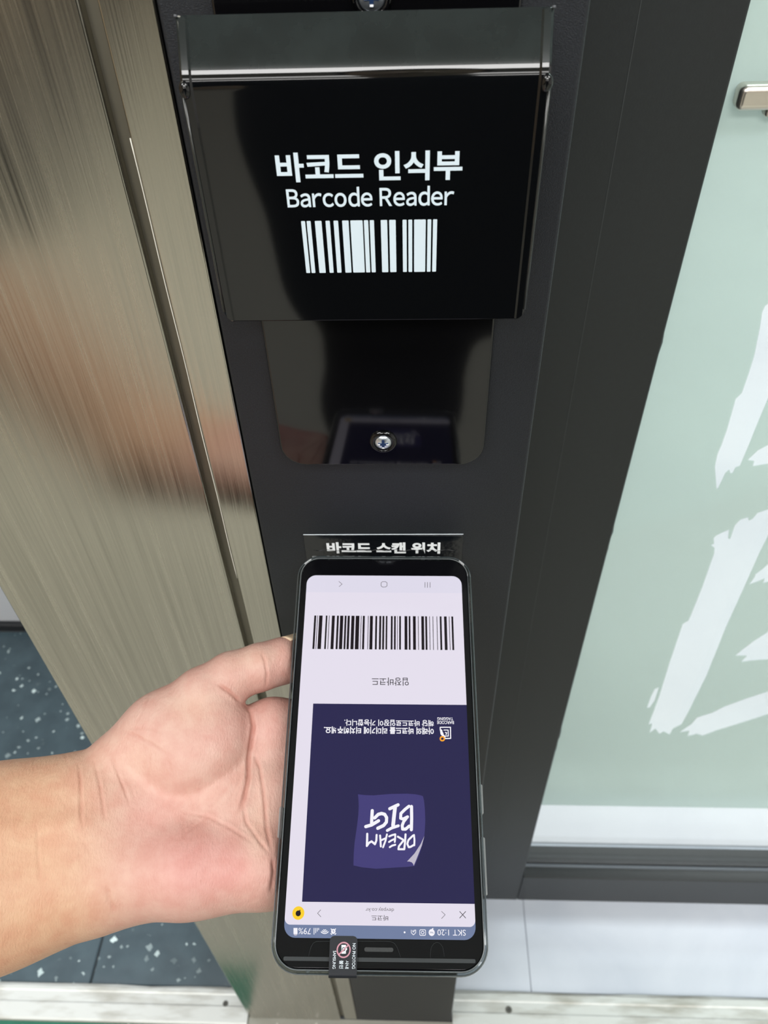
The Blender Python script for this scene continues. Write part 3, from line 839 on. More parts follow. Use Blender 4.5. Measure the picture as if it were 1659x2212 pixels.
stext('banner_text', '아래의 바코드를 리더기에 터치해주세요.', (699.5, 937, 1570, 1585.5), 's_text', bold=0.03)
stext('banner_text', '해당 바코드로입장이 가능합니다.', (743.5, 937, 1554.5, 1568.6), 's_text', bold=0.022)
stext('banner_caption', 'BARCODE', (944, 980.5, 1557.3, 1564), 's_text', bold=0.015)
stext('banner_caption', 'TAGGING', (944.7, 978.6, 1549.5, 1556), 's_text', bold=0.015)
stext('page_heading', '입장바코드', (803, 883, 1463.5, 1481), 's_black', k=0, bold=0.004)
stext('page_title', '바코드', (802.4, 838.5, 1976.7, 1989), 's_black', k=0)
stext('page_address', 'devpay.co.kr', (789.6, 851, 1959.5, 1970), 's_grey', k=0)
stext('status_text', 'SKT 1:20', (945, 1006, 2008, 2021), 's_text', k=1)
stext('status_text', '79%', (644.4, 671.4, 2004.5, 2018), 's_text', k=1)
# tagging icon
pxm = abs(ab(840, 1585)[0] - ab(820, 1585)[0]) / 20
def PX(pts): return [ab(x, y) for x, y in pts]
def line(name, pts, w, mat, k=2, close=False, ref=1585):
    if close: pts = pts + [pts[0]]
    pm_ = abs(ab(840, ref)[0] - ab(820, ref)[0]) / 20
    return ribbons(name, [(PX(pts), w*pm_)], lay(k), pf, M[mat], screen)
line('tag_icon', [(951, 1571), (973, 1571), (973.5, 1595), (960, 1595.5)], 2.2, 's_text')
line('tag_icon', [(951, 1571), (951, 1577), (957, 1584)], 2.2, 's_text')
line('tag_icon', [(959, 1577), (968, 1577), (968.5, 1590), (960, 1590)], 2.0, 's_text')
line('tag_icon', [(953, 1578), (954, 1585), (960, 1592)], 5.0, 's_text')
line('tag_icon', [(962, 1582), (965, 1583), (963.5, 1587)], 2.0, 's_text')
line('tag_ring', [(955.5 + 4.4*math.cos(t), 1595.7 + 4.4*math.sin(t)) for t in [2*math.pi*i/18 for i in range(18)]], 3.0, 's_orange', close=True)
# screen barcode
s4 = 440/1659
bt, bb = ab(829, 1330.5)[1], ab(829, 1403)[1]
for (a, b) in [(222,238),(247,252),(262,290),(316,329),(342,347),(366,390),(407,423),(433,459),(470,485),(494,512),(525,550),(560,590),(602,607),(618,634),(660,665),(676,700),(720,735),(752,768),(778,793),(805,818),(846,861),(872,886),(898,902),(914,928),(957,980),(991,1005),(1025,1048),(1066,1071),(1093,1115),(1125,1140),(1158,1163),(1185,1190),(1218,1223),(1243,1258),(1278,1300),(1318,1323),(1338,1353)]:
    a0, a1 = ab(620 + a*s4, 1330.5)[0], ab(620 + b*s4, 1330.5)[0]
    prism('barcode_bar', [(a0, bb), (a1, bb), (a1, bt), (a0, bt)], lay(0), lay(0) + 0.00001, pf, M['s_black'], screen)
# icons
line('back_icon', [(732, 1256), (739, 1261.6), (732.7, 1267)], 1.1, 's_grey', k=1, ref=1262)
line('home_icon', [(826, 1256.5), (833, 1256.5), (836, 1259), (836, 1265.5), (833, 1268), (826, 1268), (823.3, 1265.5), (823.3, 1259)], 1.2, 's_grey', k=1, close=True, ref=1262)
for x in (918, 923.5, 929): line('recents_icon', [(x, 1258), (x, 1269)], 1.2, 's_grey', k=1, ref=1262)
line('chevron_icon', [(692.7, 1965.6), (686, 1972.7), (693, 1980.3)], 1.1, 's_grey', k=0, ref=1972)
line('chevron_icon', [(954, 1968.9), (961.6, 1976), (954, 1984)], 1.1, 's_grey', k=0, ref=1972)
line('close_icon', [(993, 1969), (1006, 1983)], 1.2, 's_black', k=0, ref=1972)
line('close_icon', [(1006, 1969), (993, 1983)], 1.2, 's_black', k=1, ref=1972)
def dots(name, px, py, r, mat, k, n=28):
    a, b = ab(px, py); pm_ = abs(ab(840, py)[0] - ab(820, py)[0]) / 20
    return prism(name, disc_pts(a, b, r*pm_, n), lay(k), lay(k) + 0.00001, pf, M[mat], screen)
dots('share_badge', 644.4, 1972.3, 13, 's_yellow', 0)
dots('badge_mark', 644.2, 1973.0, 5.6, 's_black', 1)
line('badge_mark', [(645, 1971), (648, 1966.5)], 2.2, 's_black', k=2, ref=1972)
dots('message_icon', 932.5, 2014.4, 6.6, 's_text', 1)
line('message_icon', [(932, 2010), (935, 2006)], 2.5, 's_text', k=2, ref=2012)
text('message_icon', 'TALK', tbox(928.3, 936.7, 2012.6, 2016.4), lay(3), pf, M['s_status'], screen, bold=0.02, orient='flip')
line('camera_icon', [(908, 2008.5), (918, 2008.5), (919.3, 2010), (919.3, 2019), (918, 2020.5), (908, 2020.5), (906.8, 2019), (906.8, 2010)], 1.4, 's_text', k=1, close=True, ref=2014)
line('camera_icon', [(913 + 3*math.cos(t), 2014.5 + 3*math.sin(t)) for t in [2*math.pi*i/14 for i in range(14)]], 1.3, 's_text', k=2, close=True, ref=2014)
line('house_icon', [(888.5, 2009), (888.5, 2015), (893, 2019.5), (898, 2015), (898, 2009), (894.5, 2009.5), (894.5, 2013), (892, 2013), (892, 2010)], 1.3, 's_text', k=1, ref=2014)
dots('dot_icon', 874, 2014, 2.0, 's_text', 1, 14)
prism('battery_icon', [ab(634, 2018), ab(642.6, 2018), ab(642.6, 2004.5), ab(634, 2004.5)][::1], lay(1), lay(1) + 0.00001, pf, M['s_text'], screen)
prism('battery_icon', ccw([ab(636, 2021), ab(640.6, 2021), ab(642, 2018.2), ab(634.6, 2018.2)]), lay(1), lay(1) + 0.00001, pf, M['s_curl'], screen)
for i, (x, y0) in enumerate([(678.3, 2018), (681.8, 2015), (685.2, 2011.5), (688.4, 2008.5)]):
    line('signal_icon', [(x, 2005.2), (x, y0)], 1.5, 's_text', k=1, ref=2012)
for r in (3.0, 6.5, 10):
    line('wifi_icon', [(701.3 + r*math.cos(t), 2006.5 + r*math.sin(t)) for t in [math.radians(40 + 100*i/8) for i in range(9)]], 1.8, 's_text', k=1, ref=2012)
dots('alarm_icon', 720, 2012, 4.8, 's_text', 1, 18)
line('alarm_icon', [(718.5, 2010.5), (721, 2010.5), (721, 2013.5)], 1.1, 's_status', k=2, ref=2012)
for (xa, ya, xb, yb) in [(714.5, 2016.5, 716.5, 2018.5), (725.5, 2016.5, 723.5, 2018.5), (715, 2006.5, 716.5, 2008), (725, 2006.5, 723.5, 2008)]:
    line('alarm_icon', [(xa, ya), (xb, yb)], 1.8, 's_text', k=1, ref=2012)
# forehead of the phone
ea = [ab(787, 2051), ab(849.6, 2051)]
eb = abs(ab(820, 2046)[1] - ab(820, 2055.5)[1])
prism('earpiece', rrect(ea[0][0], ea[1][0], ea[0][1] - eb/2, ea[0][1] + eb/2, eb*0.45, 6), -0.00012, 0.00004, pf, M['speaker'], phone, bevel=0.00004)
s5 = 420/1659
def pz6(pts): return [ab(640 + x*s5, 1960 + y*s5) for x, y in pts]
for pts in ([(105,418),(112,385),(125,340),(145,305),(170,291),(300,289),(500,289),(700,289),(800,290),(835,305),(858,335),(875,380),(890,425)], [(1145,430),(1146,380),(1152,340),(1175,308),(1200,299),(1225,306),(1250,340),(1258,380),(1262,420)]):
    tube('protector_cutout', [pf(a, b, 0.00002) for a, b in pz6(pts)], 0.00007, M['film_edge'], phone, 6)
prism('protector_edge', rrect(-0.0345, 0.0345, ab(820, 2078)[1], ab(820, 2069)[1], 0.0004, 2), -0.0001, 0.00006, pf, M['film_edge'], phone)

# clear case: bottom shell and a rim that rises around the glass
case = empty('phone_case', None, pm)
case.parent = phone; case.matrix_basis = Matrix.Identity(4)
CO = rrect(-0.0394, 0.0394, -0.0838, 0.0819, 0.0102, 10)
def ring_mesh(name, outline, prof, mat, parent):
    V, F = [], []; n = len(outline); m = len(prof)
    for ins, c in prof:
        q = inset(outline, ins) if abs(ins) > 1e-9 else outline
        V += [pf(a, b, c) for a, b in q]
    for k in range(m):
        k2 = (k+1) % m
        for i in range(n):
            j = (i+1) % n
            F.append((k*n+i, k*n+j, k2*n+j, k2*n+i))
    o = link(name, mesh_from(V, F), mat, parent, smooth=True)
    sm_ = o.modifiers.new('edge', 'EDGE_SPLIT'); sm_.split_angle = math.radians(40)
    return o
ring_mesh('case_rim', CO, [(0.0016, 0.0006), (0.0009, 0.0009), (0.0003, 0.0004), (0.0, -0.0006), (-0.0002, -0.0040), (0.0, -0.0085), (0.0010, -0.0101), (0.0030, -0.0104), (0.0020, -0.0092), (0.0012, -0.0070), (0.0012, -0.0010)], M['case'], case)
for ins_, c_, r_ in ((0.0003, -0.0004, 0.00028), (0.0016, 0.0006, 0.00022)):
    q_ = inset(CO, ins_); tube('lip_highlight', [pf(a, b, c_) for a, b in q_ + q_[:1]], r_, M['lip_highlight'], case, 8)  # beads added in lighter grey for the highlight lines along the rim
prism('case_back', inset(CO, 0.0025), -0.0104, -0.0091, pf, M['case'], case)
def case_button(u, v0, v1, name='button_cover'):
    s = 1 if u > 0 else -1
    pts = rrect(min(u, u - s*0.0016), max(u, u - s*0.0016), -v1, -v0, 0.0006, 4)
    prism(name, pts, -0.0068, -0.0016, pf, M['btn_glint'], case, bevel=0.0005)
for x0_, x1_, y_ in ((674, 709, 1212), (728, 759, 1211), (803, 860, 1210.5), (910, 918, 1211)):
    a0_, b0_ = ab(x0_, y_, -0.002); a1_, _ = ab(x1_, y_, -0.002)
    prism('port_cutout_glint', rrect(a0_, a1_, 0.0816, 0.0823, 0.0003, 3), -0.0065, -0.0012, pf, M['btn_glint'], case, bevel=0.00015)  # pale bars added as the highlights at the port cutouts
case_button(0.0402, 0.0178, 0.0290); case_button(0.0402, 0.0373, 0.0576); case_button(-0.0402, 0.0270, 0.0385)
bmn = pf(*ab(663, 2097), -0.003)
bs = bmesh.new(); bmesh.ops.create_uvsphere(bs, u_segments=12, v_segments=8, radius=0.0009)
for v in bs.verts: v.co += bmn
mn = bpy.data.meshes.new('rim_nub'); bs.to_mesh(mn); bs.free(); link('rim_nub', mn, M['btn_glint'], case, smooth=True)

# security sticker folded over the near end
st = empty('security_sticker', None, pm); tag(st, 'black no-photography sticker folded over the near edge of the phone', 'sticker')
sa0, sa1 = ab(712, 2060)[0], ab(772, 2060)[0]
SC = 0.0012
stop = ab(742, 2021.6, SC)[1]
V = []; F = []
endb = -0.0846
path = [(stop, SC)]
for i in range(1, 9): path.append((stop + (endb + 0.0014 - stop)*i/8, SC))
for i in range(1, 7):
    t = math.radians(90*i/6); path.append((endb + 0.0014 - 0.0014*math.sin(t), SC - 0.0014*(1-math.cos(t))))
path.append((endb, -0.006))
def stk_half(k):                                 # rounded top corners
    b = path[k][0]; d = stop - b; r = 0.0016
    return 0.0 if d >= r or k > 8 else r - math.sqrt(max(0, r*r - (r-d)**2))
pth = [(stop - d, SC) for d in (0.0, 0.0002, 0.0006, 0.0011, 0.0016)] + path[2:]
for b, c in pth:
    d = stop - b; r = 0.0016; ins = (r - math.sqrt(max(0, r*r - (r-d)**2))) if (d < r and c == SC) else 0.0
    for a in (sa0 + ins, sa1 - ins): V.append(pf(a, b, c))
for i in range(len(pth)-1): F.append((2*i, 2*i+1, 2*i+3, 2*i+2)[::-1])
so = link('vinyl', mesh_from(V, F), M['stk'], st, smooth=False)
sol = so.modifiers.new('thickness', 'SOLIDIFY'); sol.thickness = 0.00015; sol.offset = -1
def sab(px, py): 
    u, v = uv(px, py, SC); return (u, -v)
s6 = 110/1659
def sq(x, y): return sab(690 + x*s6, 2010 + y*s6)
def stxt(name, s, x0, x1, y0, y1, bold=0.0):
    a0, b0 = sq(x0, y1); a1, b1 = sq(x1, y0)
    return text(name, s, (a0, a1, b0, b1), SC + 0.0002, pf, M['stk_text'], st, bold=bold, orient='down')
stxt('lettering', 'NO PHOTOG', 1060, 1182, 415, 1245)
stxt('lettering', 'SAMSUNG', 425, 545, 660, 1245)
stxt('lettering', '사내', 835, 960, 980, 1240, 0.01)
stxt('lettering', '불인', 645, 785, 975, 1240, 0.01)
ctr = sq(790, 632); ctr2 = sq(790 + 210, 632); rr = abs(ctr2[0] - ctr[0])
def srib(name, pts, w, mat, c): return ribbons(name, [(pts, w)], c, pf, M[mat], st)
cam_o = [sq(x, y) for x, y in [(720,470),(865,470),(865,550),(900,580),(905,620),(865,660),(860,755),(720,755)]]
flat('camera_symbol', [ccw(cam_o)], SC + 0.0002, pf, M['stk_text'], st)
lc = sq(790, 610)
flat('camera_symbol', [disc_pts(*lc, rr*0.28, 20)], SC + 0.00022, pf, M['stk'], st)
flat('camera_symbol', [disc_pts(*lc, rr*0.17, 20)], SC + 0.00024, pf, M['stk_text'], st)
srib('prohibition_ring', [(ctr[0] + rr*math.cos(2*math.pi*i/30), ctr[1] + rr*math.sin(2*math.pi*i/30)) for i in range(31)], rr*0.2, 'stk_pink', SC + 0.00026)
srib('prohibition_ring', [sq(650, 770), sq(930, 490)], rr*0.2, 'stk_pink', SC + 0.00028)

# ------------------------------------------------------------------ hand and forearm
# distance field in the phone frame (mm): u right, v towards the viewer, n up
def HP(px, py, n):
    u, v = uv(px, py, n/1000.0); return np.array([u*1000, v*1000, n])
def WP(x, y, z):
    q = PA.T @ (np.array([x, y, z]) - PC); return np.array([q[0]*1000, q[1]*1000, -q[2]*1000])
HS = 1.15
LO = np.array([-300., -75., -75.]); HI = np.array([48., 130., 95.])
elb = WP(-0.285, -0.205, 0.905)
LO = np.minimum(LO, elb - 48); HI = np.maximum(HI, elb + 48); HI[0] = 48.
NS = np.ceil((HI - LO) / HS).astype(int)
grid = np.full(NS, 1e3, np.float32)
def axis(i, a, b): return (LO[i] + HS*np.arange(a, b)).astype(np.float32)
def block(lo, hi):
    a = np.clip(np.floor((lo - LO)/HS).astype(int), 0, NS); b = np.clip(np.ceil((hi - LO)/HS).astype(int) + 1, 0, NS)
    return a, b
def smin(a, b, k):
    h = np.clip(0.5 + 0.5*(b - a)/k, 0, 1); return b + (a - b)*h - k*h*(1-h)
def add_cap(g, a, ra, b, rb, k, squash=1.0):
    lo = np.minimum(a - ra, b - rb) - k - 4; hi = np.maximum(a + ra, b + rb) + k + 4
    i0, i1 = block(lo, hi)
    X = axis(0, i0[0], i1[0])[:, None, None] - a[0]; Y = axis(1, i0[1], i1[1])[None, :, None] - a[1]; Z = axis(2, i0[2], i1[2])[None, None, :] - a[2]
    d = (b - a).astype(np.float32); L2 = float(d @ d) + 1e-9
    t = np.clip((X*d[0] + Y*d[1] + Z*d[2])/L2, 0, 1)
    r = ra + (rb - ra)*t
    dist = np.sqrt((X - t*d[0])**2 + (Y - t*d[1])**2 + ((Z - t*d[2])/squash)**2) - r
    s = tuple(slice(i0[q], i1[q]) for q in range(3))
    g[s] = smin(g[s], dist.astype(np.float32), k)
def add_ell(g, c, rad, k, rot=0.0):
    m = max(rad) + k + 4
    i0, i1 = block(c - m, c + m)
    X = axis(0, i0[0], i1[0])[:, None, None] - c[0]; Y = axis(1, i0[1], i1[1])[None, :, None] - c[1]; Z = axis(2, i0[2], i1[2])[None, None, :] - c[2]
    ca, sa = math.cos(rot), math.sin(rot)
    x2, y2 = X*ca + Y*sa, -X*sa + Y*ca
    p = np.sqrt((x2/rad[0])**2 + (y2/rad[1])**2 + (Z/rad[2])**2)
    q = np.sqrt((x2/rad[0]**2)**2 + (y2/rad[1]**2)**2 + (Z/rad[2]**2)**2) + 1e-6
    s = tuple(slice(i0[w], i1[w]) for w in range(3))
    g[s] = smin(g[s], (p*(p-1)/q).astype(np.float32), k)
def chain(g, pts, k):
    for (a, ra), (b, rb) in zip(pts[:-1], pts[1:]): add_cap(g, a, ra, b, rb, k)

# forearm and wrist
chain(grid, [(HP(215, 1735, -22), 19.), (HP(150, 1752, -21), 20.), (HP(0, 1785, -18), 22.5), (elb + np.array([6., -14., 0.]), 31.)], 14.)
chain(grid, [(HP(215, 1890, -22), 18.5), (HP(150, 1900, -21), 20.), (HP(0, 1945, -18), 23.), (elb + np.array([4., 12., -4.]), 31.)], 14.)
chain(grid, [(HP(215, 1815, -23), 20.), (HP(0, 1865, -19), 24.), (elb, 33.)], 14.)
# metacarpals
chain(grid, [(HP(230, 1725, -23), 18.), (HP(420, 1650, -24), 15.), (HP(590, 1580, -23.5), 12.8), (HP(705, 1574, -24), 10.5)], 9.)
chain(grid, [(HP(230, 1790, -24), 18.), (HP(500, 1725, -24), 14.), (HP(720, 1680, -23.5), 11.5)], 9.)
chain(grid, [(HP(230, 1850, -24), 18.), (HP(500, 1810, -24), 14.), (HP(720, 1785, -23.5), 11.)], 9.)
chain(grid, [(HP(230, 1900, -23), 17.), (HP(450, 1880, -22), 14.), (HP(590, 1878, -22.5), 12.8), (HP(705, 1880, -23), 10.)], 9.)
# hypothenar
chain(grid, [(HP(270, 1890, -19), 15.5), (HP(400, 1880, -17), 16.), (HP(540, 1876, -17.5), 13.5)], 7.)
# thenar ridge and mound
th = np.full(NS, 1e3, np.float32)
chain(th, [(HP(262, 1660, -19), 16.), (HP(350, 1578, -15), 15.), (HP(440, 1508, -12), 13.)], 8.)
add_ell(th, HP(428, 1612, -14), (25., 20., 17.), 8., rot=math.radians(-38))
# thumb
chain(th, [(HP(440, 1502, -12), 12.), (HP(500, 1462, -11), 10.4), (HP(562, 1441, -12), 9.9), (HP(612, 1427, -15.5), 9.7), (HP(648, 1412, -20), 8.6)], 4.)
_a, _b = block(np.array([-175., -75., -65.]), np.array([-15., 45., 25.]))
_s = tuple(slice(_a[q], _b[q]) for q in range(3))
grid[_s] = smin(grid[_s], th[_s], 2.6)
del th
# fingers curled under the phone
def finger(base, r0, u1, u2, u3, dv, n1, n2, n3, r1, r2):
    b = base
    return [(b, r0), (np.array([u1, b[1] + dv, n1]), r1), (np.array([u2, b[1] + dv*1.3, n2]), (r1+r2)/2), (np.array([u3, b[1] + dv*1.4, n3]), r2)]
for (bx, by, r0, us, dv, r1, r2) in [(705, 1568, 10.3, (8, 22, 26), -4, 8.8, 7.4), (720, 1680, 10.6, (10, 25, 28), -2, 9.0, 7.6), (720, 1785, 10.2, (9, 23, 27), 2, 8.6, 7.3), (705, 1880, 9.0, (2, 14, 19), 4, 7.6, 6.4)]:
    chain(grid, finger(HP(bx, by, -23.5), r0, us[0], us[1], us[2], dv, -29., -24., -18.5, r1, r2), 2.5)
# press against the phone case
i0, i1 = block(np.array([-44., -90., -14.]), np.array([48., 90., 6.]))
X = axis(0, i0[0], i1[0])[:, None, None]; Y = axis(1, i0[1], i1[1])[None, :, None]; Z = axis(2, i0[2], i1[2])[None, None, :]
dx = np.abs(X + 0.0) - 39.9; dy = np.abs(Y - 1.0) - 83.2; dz = np.abs(Z + 4.6) - 6.1
bx_ = np.maximum(np.maximum(dx, dy), dz)
s = tuple(slice(i0[q], i1[q]) for q in range(3))
grid[s] = np.maximum(grid[s], -bx_)

def surface_nets(g, lo, h):
    sgn = g < 0
    n0, n1, n2 = g.shape
    cnt = np.zeros((n0-1, n1-1, n2-1), np.int8)
    for i in (0, 1):
        for j in (0, 1):
            for k in (0, 1): cnt += sgn[i:n0-1+i, j:n1-1+j, k:n2-1+k]
    act = (cnt > 0) & (cnt < 8)
    idx = np.argwhere(act)
    vid = np.full(act.shape, -1, np.int64); vid[act] = np.arange(len(idx))
    acc = np.zeros((len(idx), 3)); num = np.zeros(len(idx))
    corners = [(i, j, k) for i in (0, 1) for j in (0, 1) for k in (0, 1)]
    val = {c: g[idx[:, 0]+c[0], idx[:, 1]+c[1], idx[:, 2]+c[2]] for c in corners}
    for a in corners:
        for ax in range(3):
            if a[ax] == 0:
                b = list(a); b[ax] = 1; b = tuple(b)
                va, vb = val[a], val[b]; m = (va < 0) != (vb < 0)
                t = np.where(m, va/np.where(m, va - vb, 1), 0)
                p = np.tile(np.array(a, float), (len(idx), 1)); p[:, ax] = t
                acc[m] += p[m]; num[m] += 1
    P = lo + (idx + acc/num[:, None])*h
    F = []
    for ax in range(3):
        o1, o2 = [(1, 2), (2, 0), (0, 1)][ax]
        sl_a = [slice(None)]*3; sl_b = [slice(None)]*3
        sl_a[ax] = slice(0, -1); sl_b[ax] = slice(1, None)
        a, b = sgn[tuple(sl_a)], sgn[tuple(sl_b)]
        e = np.argwhere(a != b)
        e = e[(e[:, o1] > 0) & (e[:, o2] > 0) & (e[:, o1] < g.shape[o1]-1) & (e[:, o2] < g.shape[o2]-1)]
        ins = a[e[:, 0], e[:, 1], e[:, 2]]
        q = []
        for d1, d2 in [(-1, -1), (0, -1), (0, 0), (-1, 0)]:
            c = e.copy(); c[:, o1] += d1; c[:, o2] += d2
            q.append(vid[c[:, 0], c[:, 1], c[:, 2]])
        q = np.stack(q, 1)
        q = np.where(ins[:, None], q, q[:, ::-1])
        F.append(q)
    F = np.concatenate(F)
    F = F[(F >= 0).all(1)]
    return P, F
HV, HF = surface_nets(grid, LO, HS)
del grid
def relax(P, F, it, lam=0.5):
    a = F.ravel(); b = np.roll(F, -1, 1).ravel(); n = len(P); deg = np.maximum(np.bincount(a, minlength=n), 1)[:, None]
    for _ in range(it):
        m = np.stack([np.bincount(a, P[b, k], n) for k in range(3)], 1)/deg
        P = P + lam*(m - P)
    return P
def subdivide(P, F):
    n = len(P); a, b = F.ravel(), np.roll(F, -1, 1).ravel()
    key = np.minimum(a, b)*n + np.maximum(a, b)
    uq, inv = np.unique(key, return_inverse=True)
    mid = (P[uq // n] + P[uq % n])/2
    cen = P[F].mean(1)
    e = n + inv.reshape(F.shape); c = (n + len(uq) + np.arange(len(F)))[:, None]
    ep = np.roll(e, 1, 1)
    Q = np.concatenate([np.stack([F[:, k], e[:, k], c[:, 0], ep[:, k]], 1) for k in range(4)])
    return np.concatenate([P, mid, cen]), Q
HV = relax(HV, HF, 2)
co, HF = subdivide(HV, HF)
co = relax(co, HF, 2)
nv = len(co)
fn = np.cross(co[HF[:, 2]] - co[HF[:, 0]], co[HF[:, 3]] - co[HF[:, 1]])
no_ = np.stack([sum(np.bincount(HF[:, q], fn[:, k], nv) for q in range(4)) for k in range(3)], 1)
no_ /= np.linalg.norm(no_, axis=1, keepdims=True) + 1e-12
Wd = PC + (co/1000.0*np.array([1, 1, -1])) @ PA.T
Nd = (no_*np.array([1, 1, -1])) @ PA.T
rel = (Wd - CAM) @ R                              # camera coordinates
sx_ = rel[:, 0]/rel[:, 2]*F_PX + CX; sy_ = rel[:, 1]/rel[:, 2]*F_PX + CY
mmpx = rel[:, 2]*1000/F_PX
facing = np.einsum('ij,ij->i', Nd, (CAM - Wd)) > 0
def seg_dist(poly):
    d = np.full(nv, 1e9); pos = np.zeros(nv); L = [math.hypot(b[0]-a[0], b[1]-a[1]) for a, b in zip(poly[:-1], poly[1:])]
    run = 0.0
    for (x0, y0), (x1, y1), l in zip(poly[:-1], poly[1:], L):
        dx, dy = x1-x0, y1-y0; t = np.clip(((sx_-x0)*dx + (sy_-y0)*dy)/(dx*dx+dy*dy), 0, 1)
        dn = np.hypot(sx_-x0-t*dx, sy_-y0-t*dy); m = dn < d
        d = np.where(m, dn, d); pos = np.where(m, (run + t*l)/sum(L), pos); run += l
    seg_dist.fade = np.clip(np.minimum(pos, 1-pos)*5, 0, 1)
    return d*mmpx
def hz(pts): return [(x*0.42195, 1320 + y*0.42195) for x, y in pts]
creases = [
    (hz([(1245,470),(1285,520),(1297,590),(1285,670),(1272,760),(1270,860),(1250,960),(1215,1040)]), 1.5, 1.1),
    (hz([(1335,205),(1358,260),(1367,320),(1360,395)]), 0.5, 0.8),
    (hz([(1110,370),(1180,418),(1238,470)]), 0.9, 1.0),
    (hz([(402,770),(412,860),(415,960),(420,1090)]), 0.6, 0.8),
    (hz([(478,750),(508,870),(525,980),(540,1090)]), 0.45, 0.8),
    (hz([(560,720),(600,820),(640,920),(665,1000)]), 0.45, 0.8),
    (hz([(620,608),(700,640),(790,690),(860,740)]), 0.4, 0.8),
    (hz([(650,600),(760,600),(850,625)]), 0.2, 0.7),
    (hz([(1285,690),(1330,800),(1350,930),(1365,1120),(1398,1260)]), 0.7, 0.9),
    (hz([(1240,960),(1260,1080),(1330,1180),(1395,1260)]), 0.5, 0.9),
    (hz([(930,1030),(1060,1050),(1180,1110),(1300,1190)]), 0.3, 0.9),
    (hz([(1395,1255),(1403,1340),(1385,1450)]), 0.9, 1.1),
    (hz([(548,1400),(560,1480),(592,1540)]), 0.5, 1.2),
    (hz([(190,1090),(195,1250),(205,1400)]), 0.25, 0.9),
    (hz([(1180,870),(1120,960),(1060,1010)]), 0.25, 0.8),
    (hz([(860,760),(880,830)]), 0.2, 0.7),
]
crng = random.Random(11)
for _ in range(26):                               # faint wrinkles across the wrist, the thenar and the palm
    x_, y_ = crng.choice([(crng.uniform(180, 700), crng.uniform(700, 1300)), (crng.uniform(700, 1250), crng.uniform(420, 1150)), (crng.uniform(900, 1380), crng.uniform(850, 1400))])
    a_ = math.radians(crng.gauss(72 if x_ < 700 else 115, 22)); l_ = crng.uniform(50, 130)
    creases.append((hz([(x_ - math.cos(a_)*l_, y_ - math.sin(a_)*l_), (x_ + crng.uniform(-8, 8), y_), (x_ + math.cos(a_)*l_, y_ + math.sin(a_)*l_)]), crng.uniform(0.08, 0.22), 0.7))
disp = np.zeros(nv); redc = np.zeros(nv)
for poly, dep, wid in creases:
    d = seg_dist(poly); dep = dep*0.75*seg_dist.fade; wid = wid*0.68
    disp += np.where(facing, dep*np.exp(-(d/wid)**2), 0) - np.where(facing, 0.25*dep*np.exp(-((d - 2.2*wid)/(1.3*wid))**2), 0)
    redc = np.maximum(redc, np.where(facing, np.minimum(1, dep)*np.exp(-(d/(1.3*wid))**2), 0))
# tendons and soft unevenness at the wrist
def bump_at(px, py, r, amt): 
    d = np.hypot(sx_-px, sy_-py)*mmpx; return amt*np.exp(-(d/r)**2)
for poly, amt, wid in [(hz([(0, 1120), (200, 1090), (420, 1080)]), 0.9, 5.), (hz([(0, 1300), (250, 1270), (480, 1250)]), -0.5, 6.)]:
    disp -= np.where(facing, amt*np.exp(-(seg_dist(poly)/wid)**2), 0)
co2 = co - no_*disp[:, None]
Wd2 = PC + (co2/1000.0*np.array([1, 1, -1])) @ PA.T
# skin colour: tan forearm, pinker palm, redder heel of the hand and finger pads
def blob(px, py, rx, ry): return np.exp(-((sx_-px)/rx)**2 - ((sy_-py)/ry)**2)
palm = 1/(1 + np.exp(-(sx_ - 215 - 0.12*(sy_-1820))/40))
red = np.clip(0.25*palm + 0.75*blob(430, 1860, 110, 70) + 0.35*blob(520, 1880, 110, 60) + 0.45*blob(600, 1430, 40, 50) + 0.30*blob(470, 1560, 70, 60)
              + 0.35*blob(580, 1560, 60, 70) + 0.25*blob(380, 1930, 90, 40) + 0.3*blob(330, 1750, 60, 60), 0, 1)
pale = np.clip(0.8*blob(420, 1530, 60, 40) + 0.6*blob(560, 1420, 60, 25) + 0.6*blob(560, 1790, 30, 90) + 0.3*blob(300, 1640, 60, 60), 0, 1)
lin = lambda *c: np.array(srgb(*c)[:3])
C_tan, C_palm, C_red, C_pale, C_cr = lin(198, 156, 126), lin(200, 164, 149), lin(197, 138, 131), lin(214, 184, 163), lin(164, 98, 82)
colr = C_tan + (C_palm - C_tan)*palm[:, None]
colr = colr + (C_red - colr)*(0.75*red)[:, None]
colr = colr + (C_pale - colr)*(0.6*pale)[:, None]
colr = colr + (C_cr - colr)*(0.55*redc)[:, None]
hm = bpy.data.meshes.new('hand')
hm.from_pydata(Wd2.tolist(), [], HF[:, ::-1].tolist())     # the frame mirrors n, so the faces are turned round
hm.update()
at = hm.color_attributes.new('skin_tone', 'FLOAT_COLOR', 'POINT')
at.data.foreach_set('color', np.concatenate([colr, np.ones((nv, 1))], 1).ravel())
hm.update()

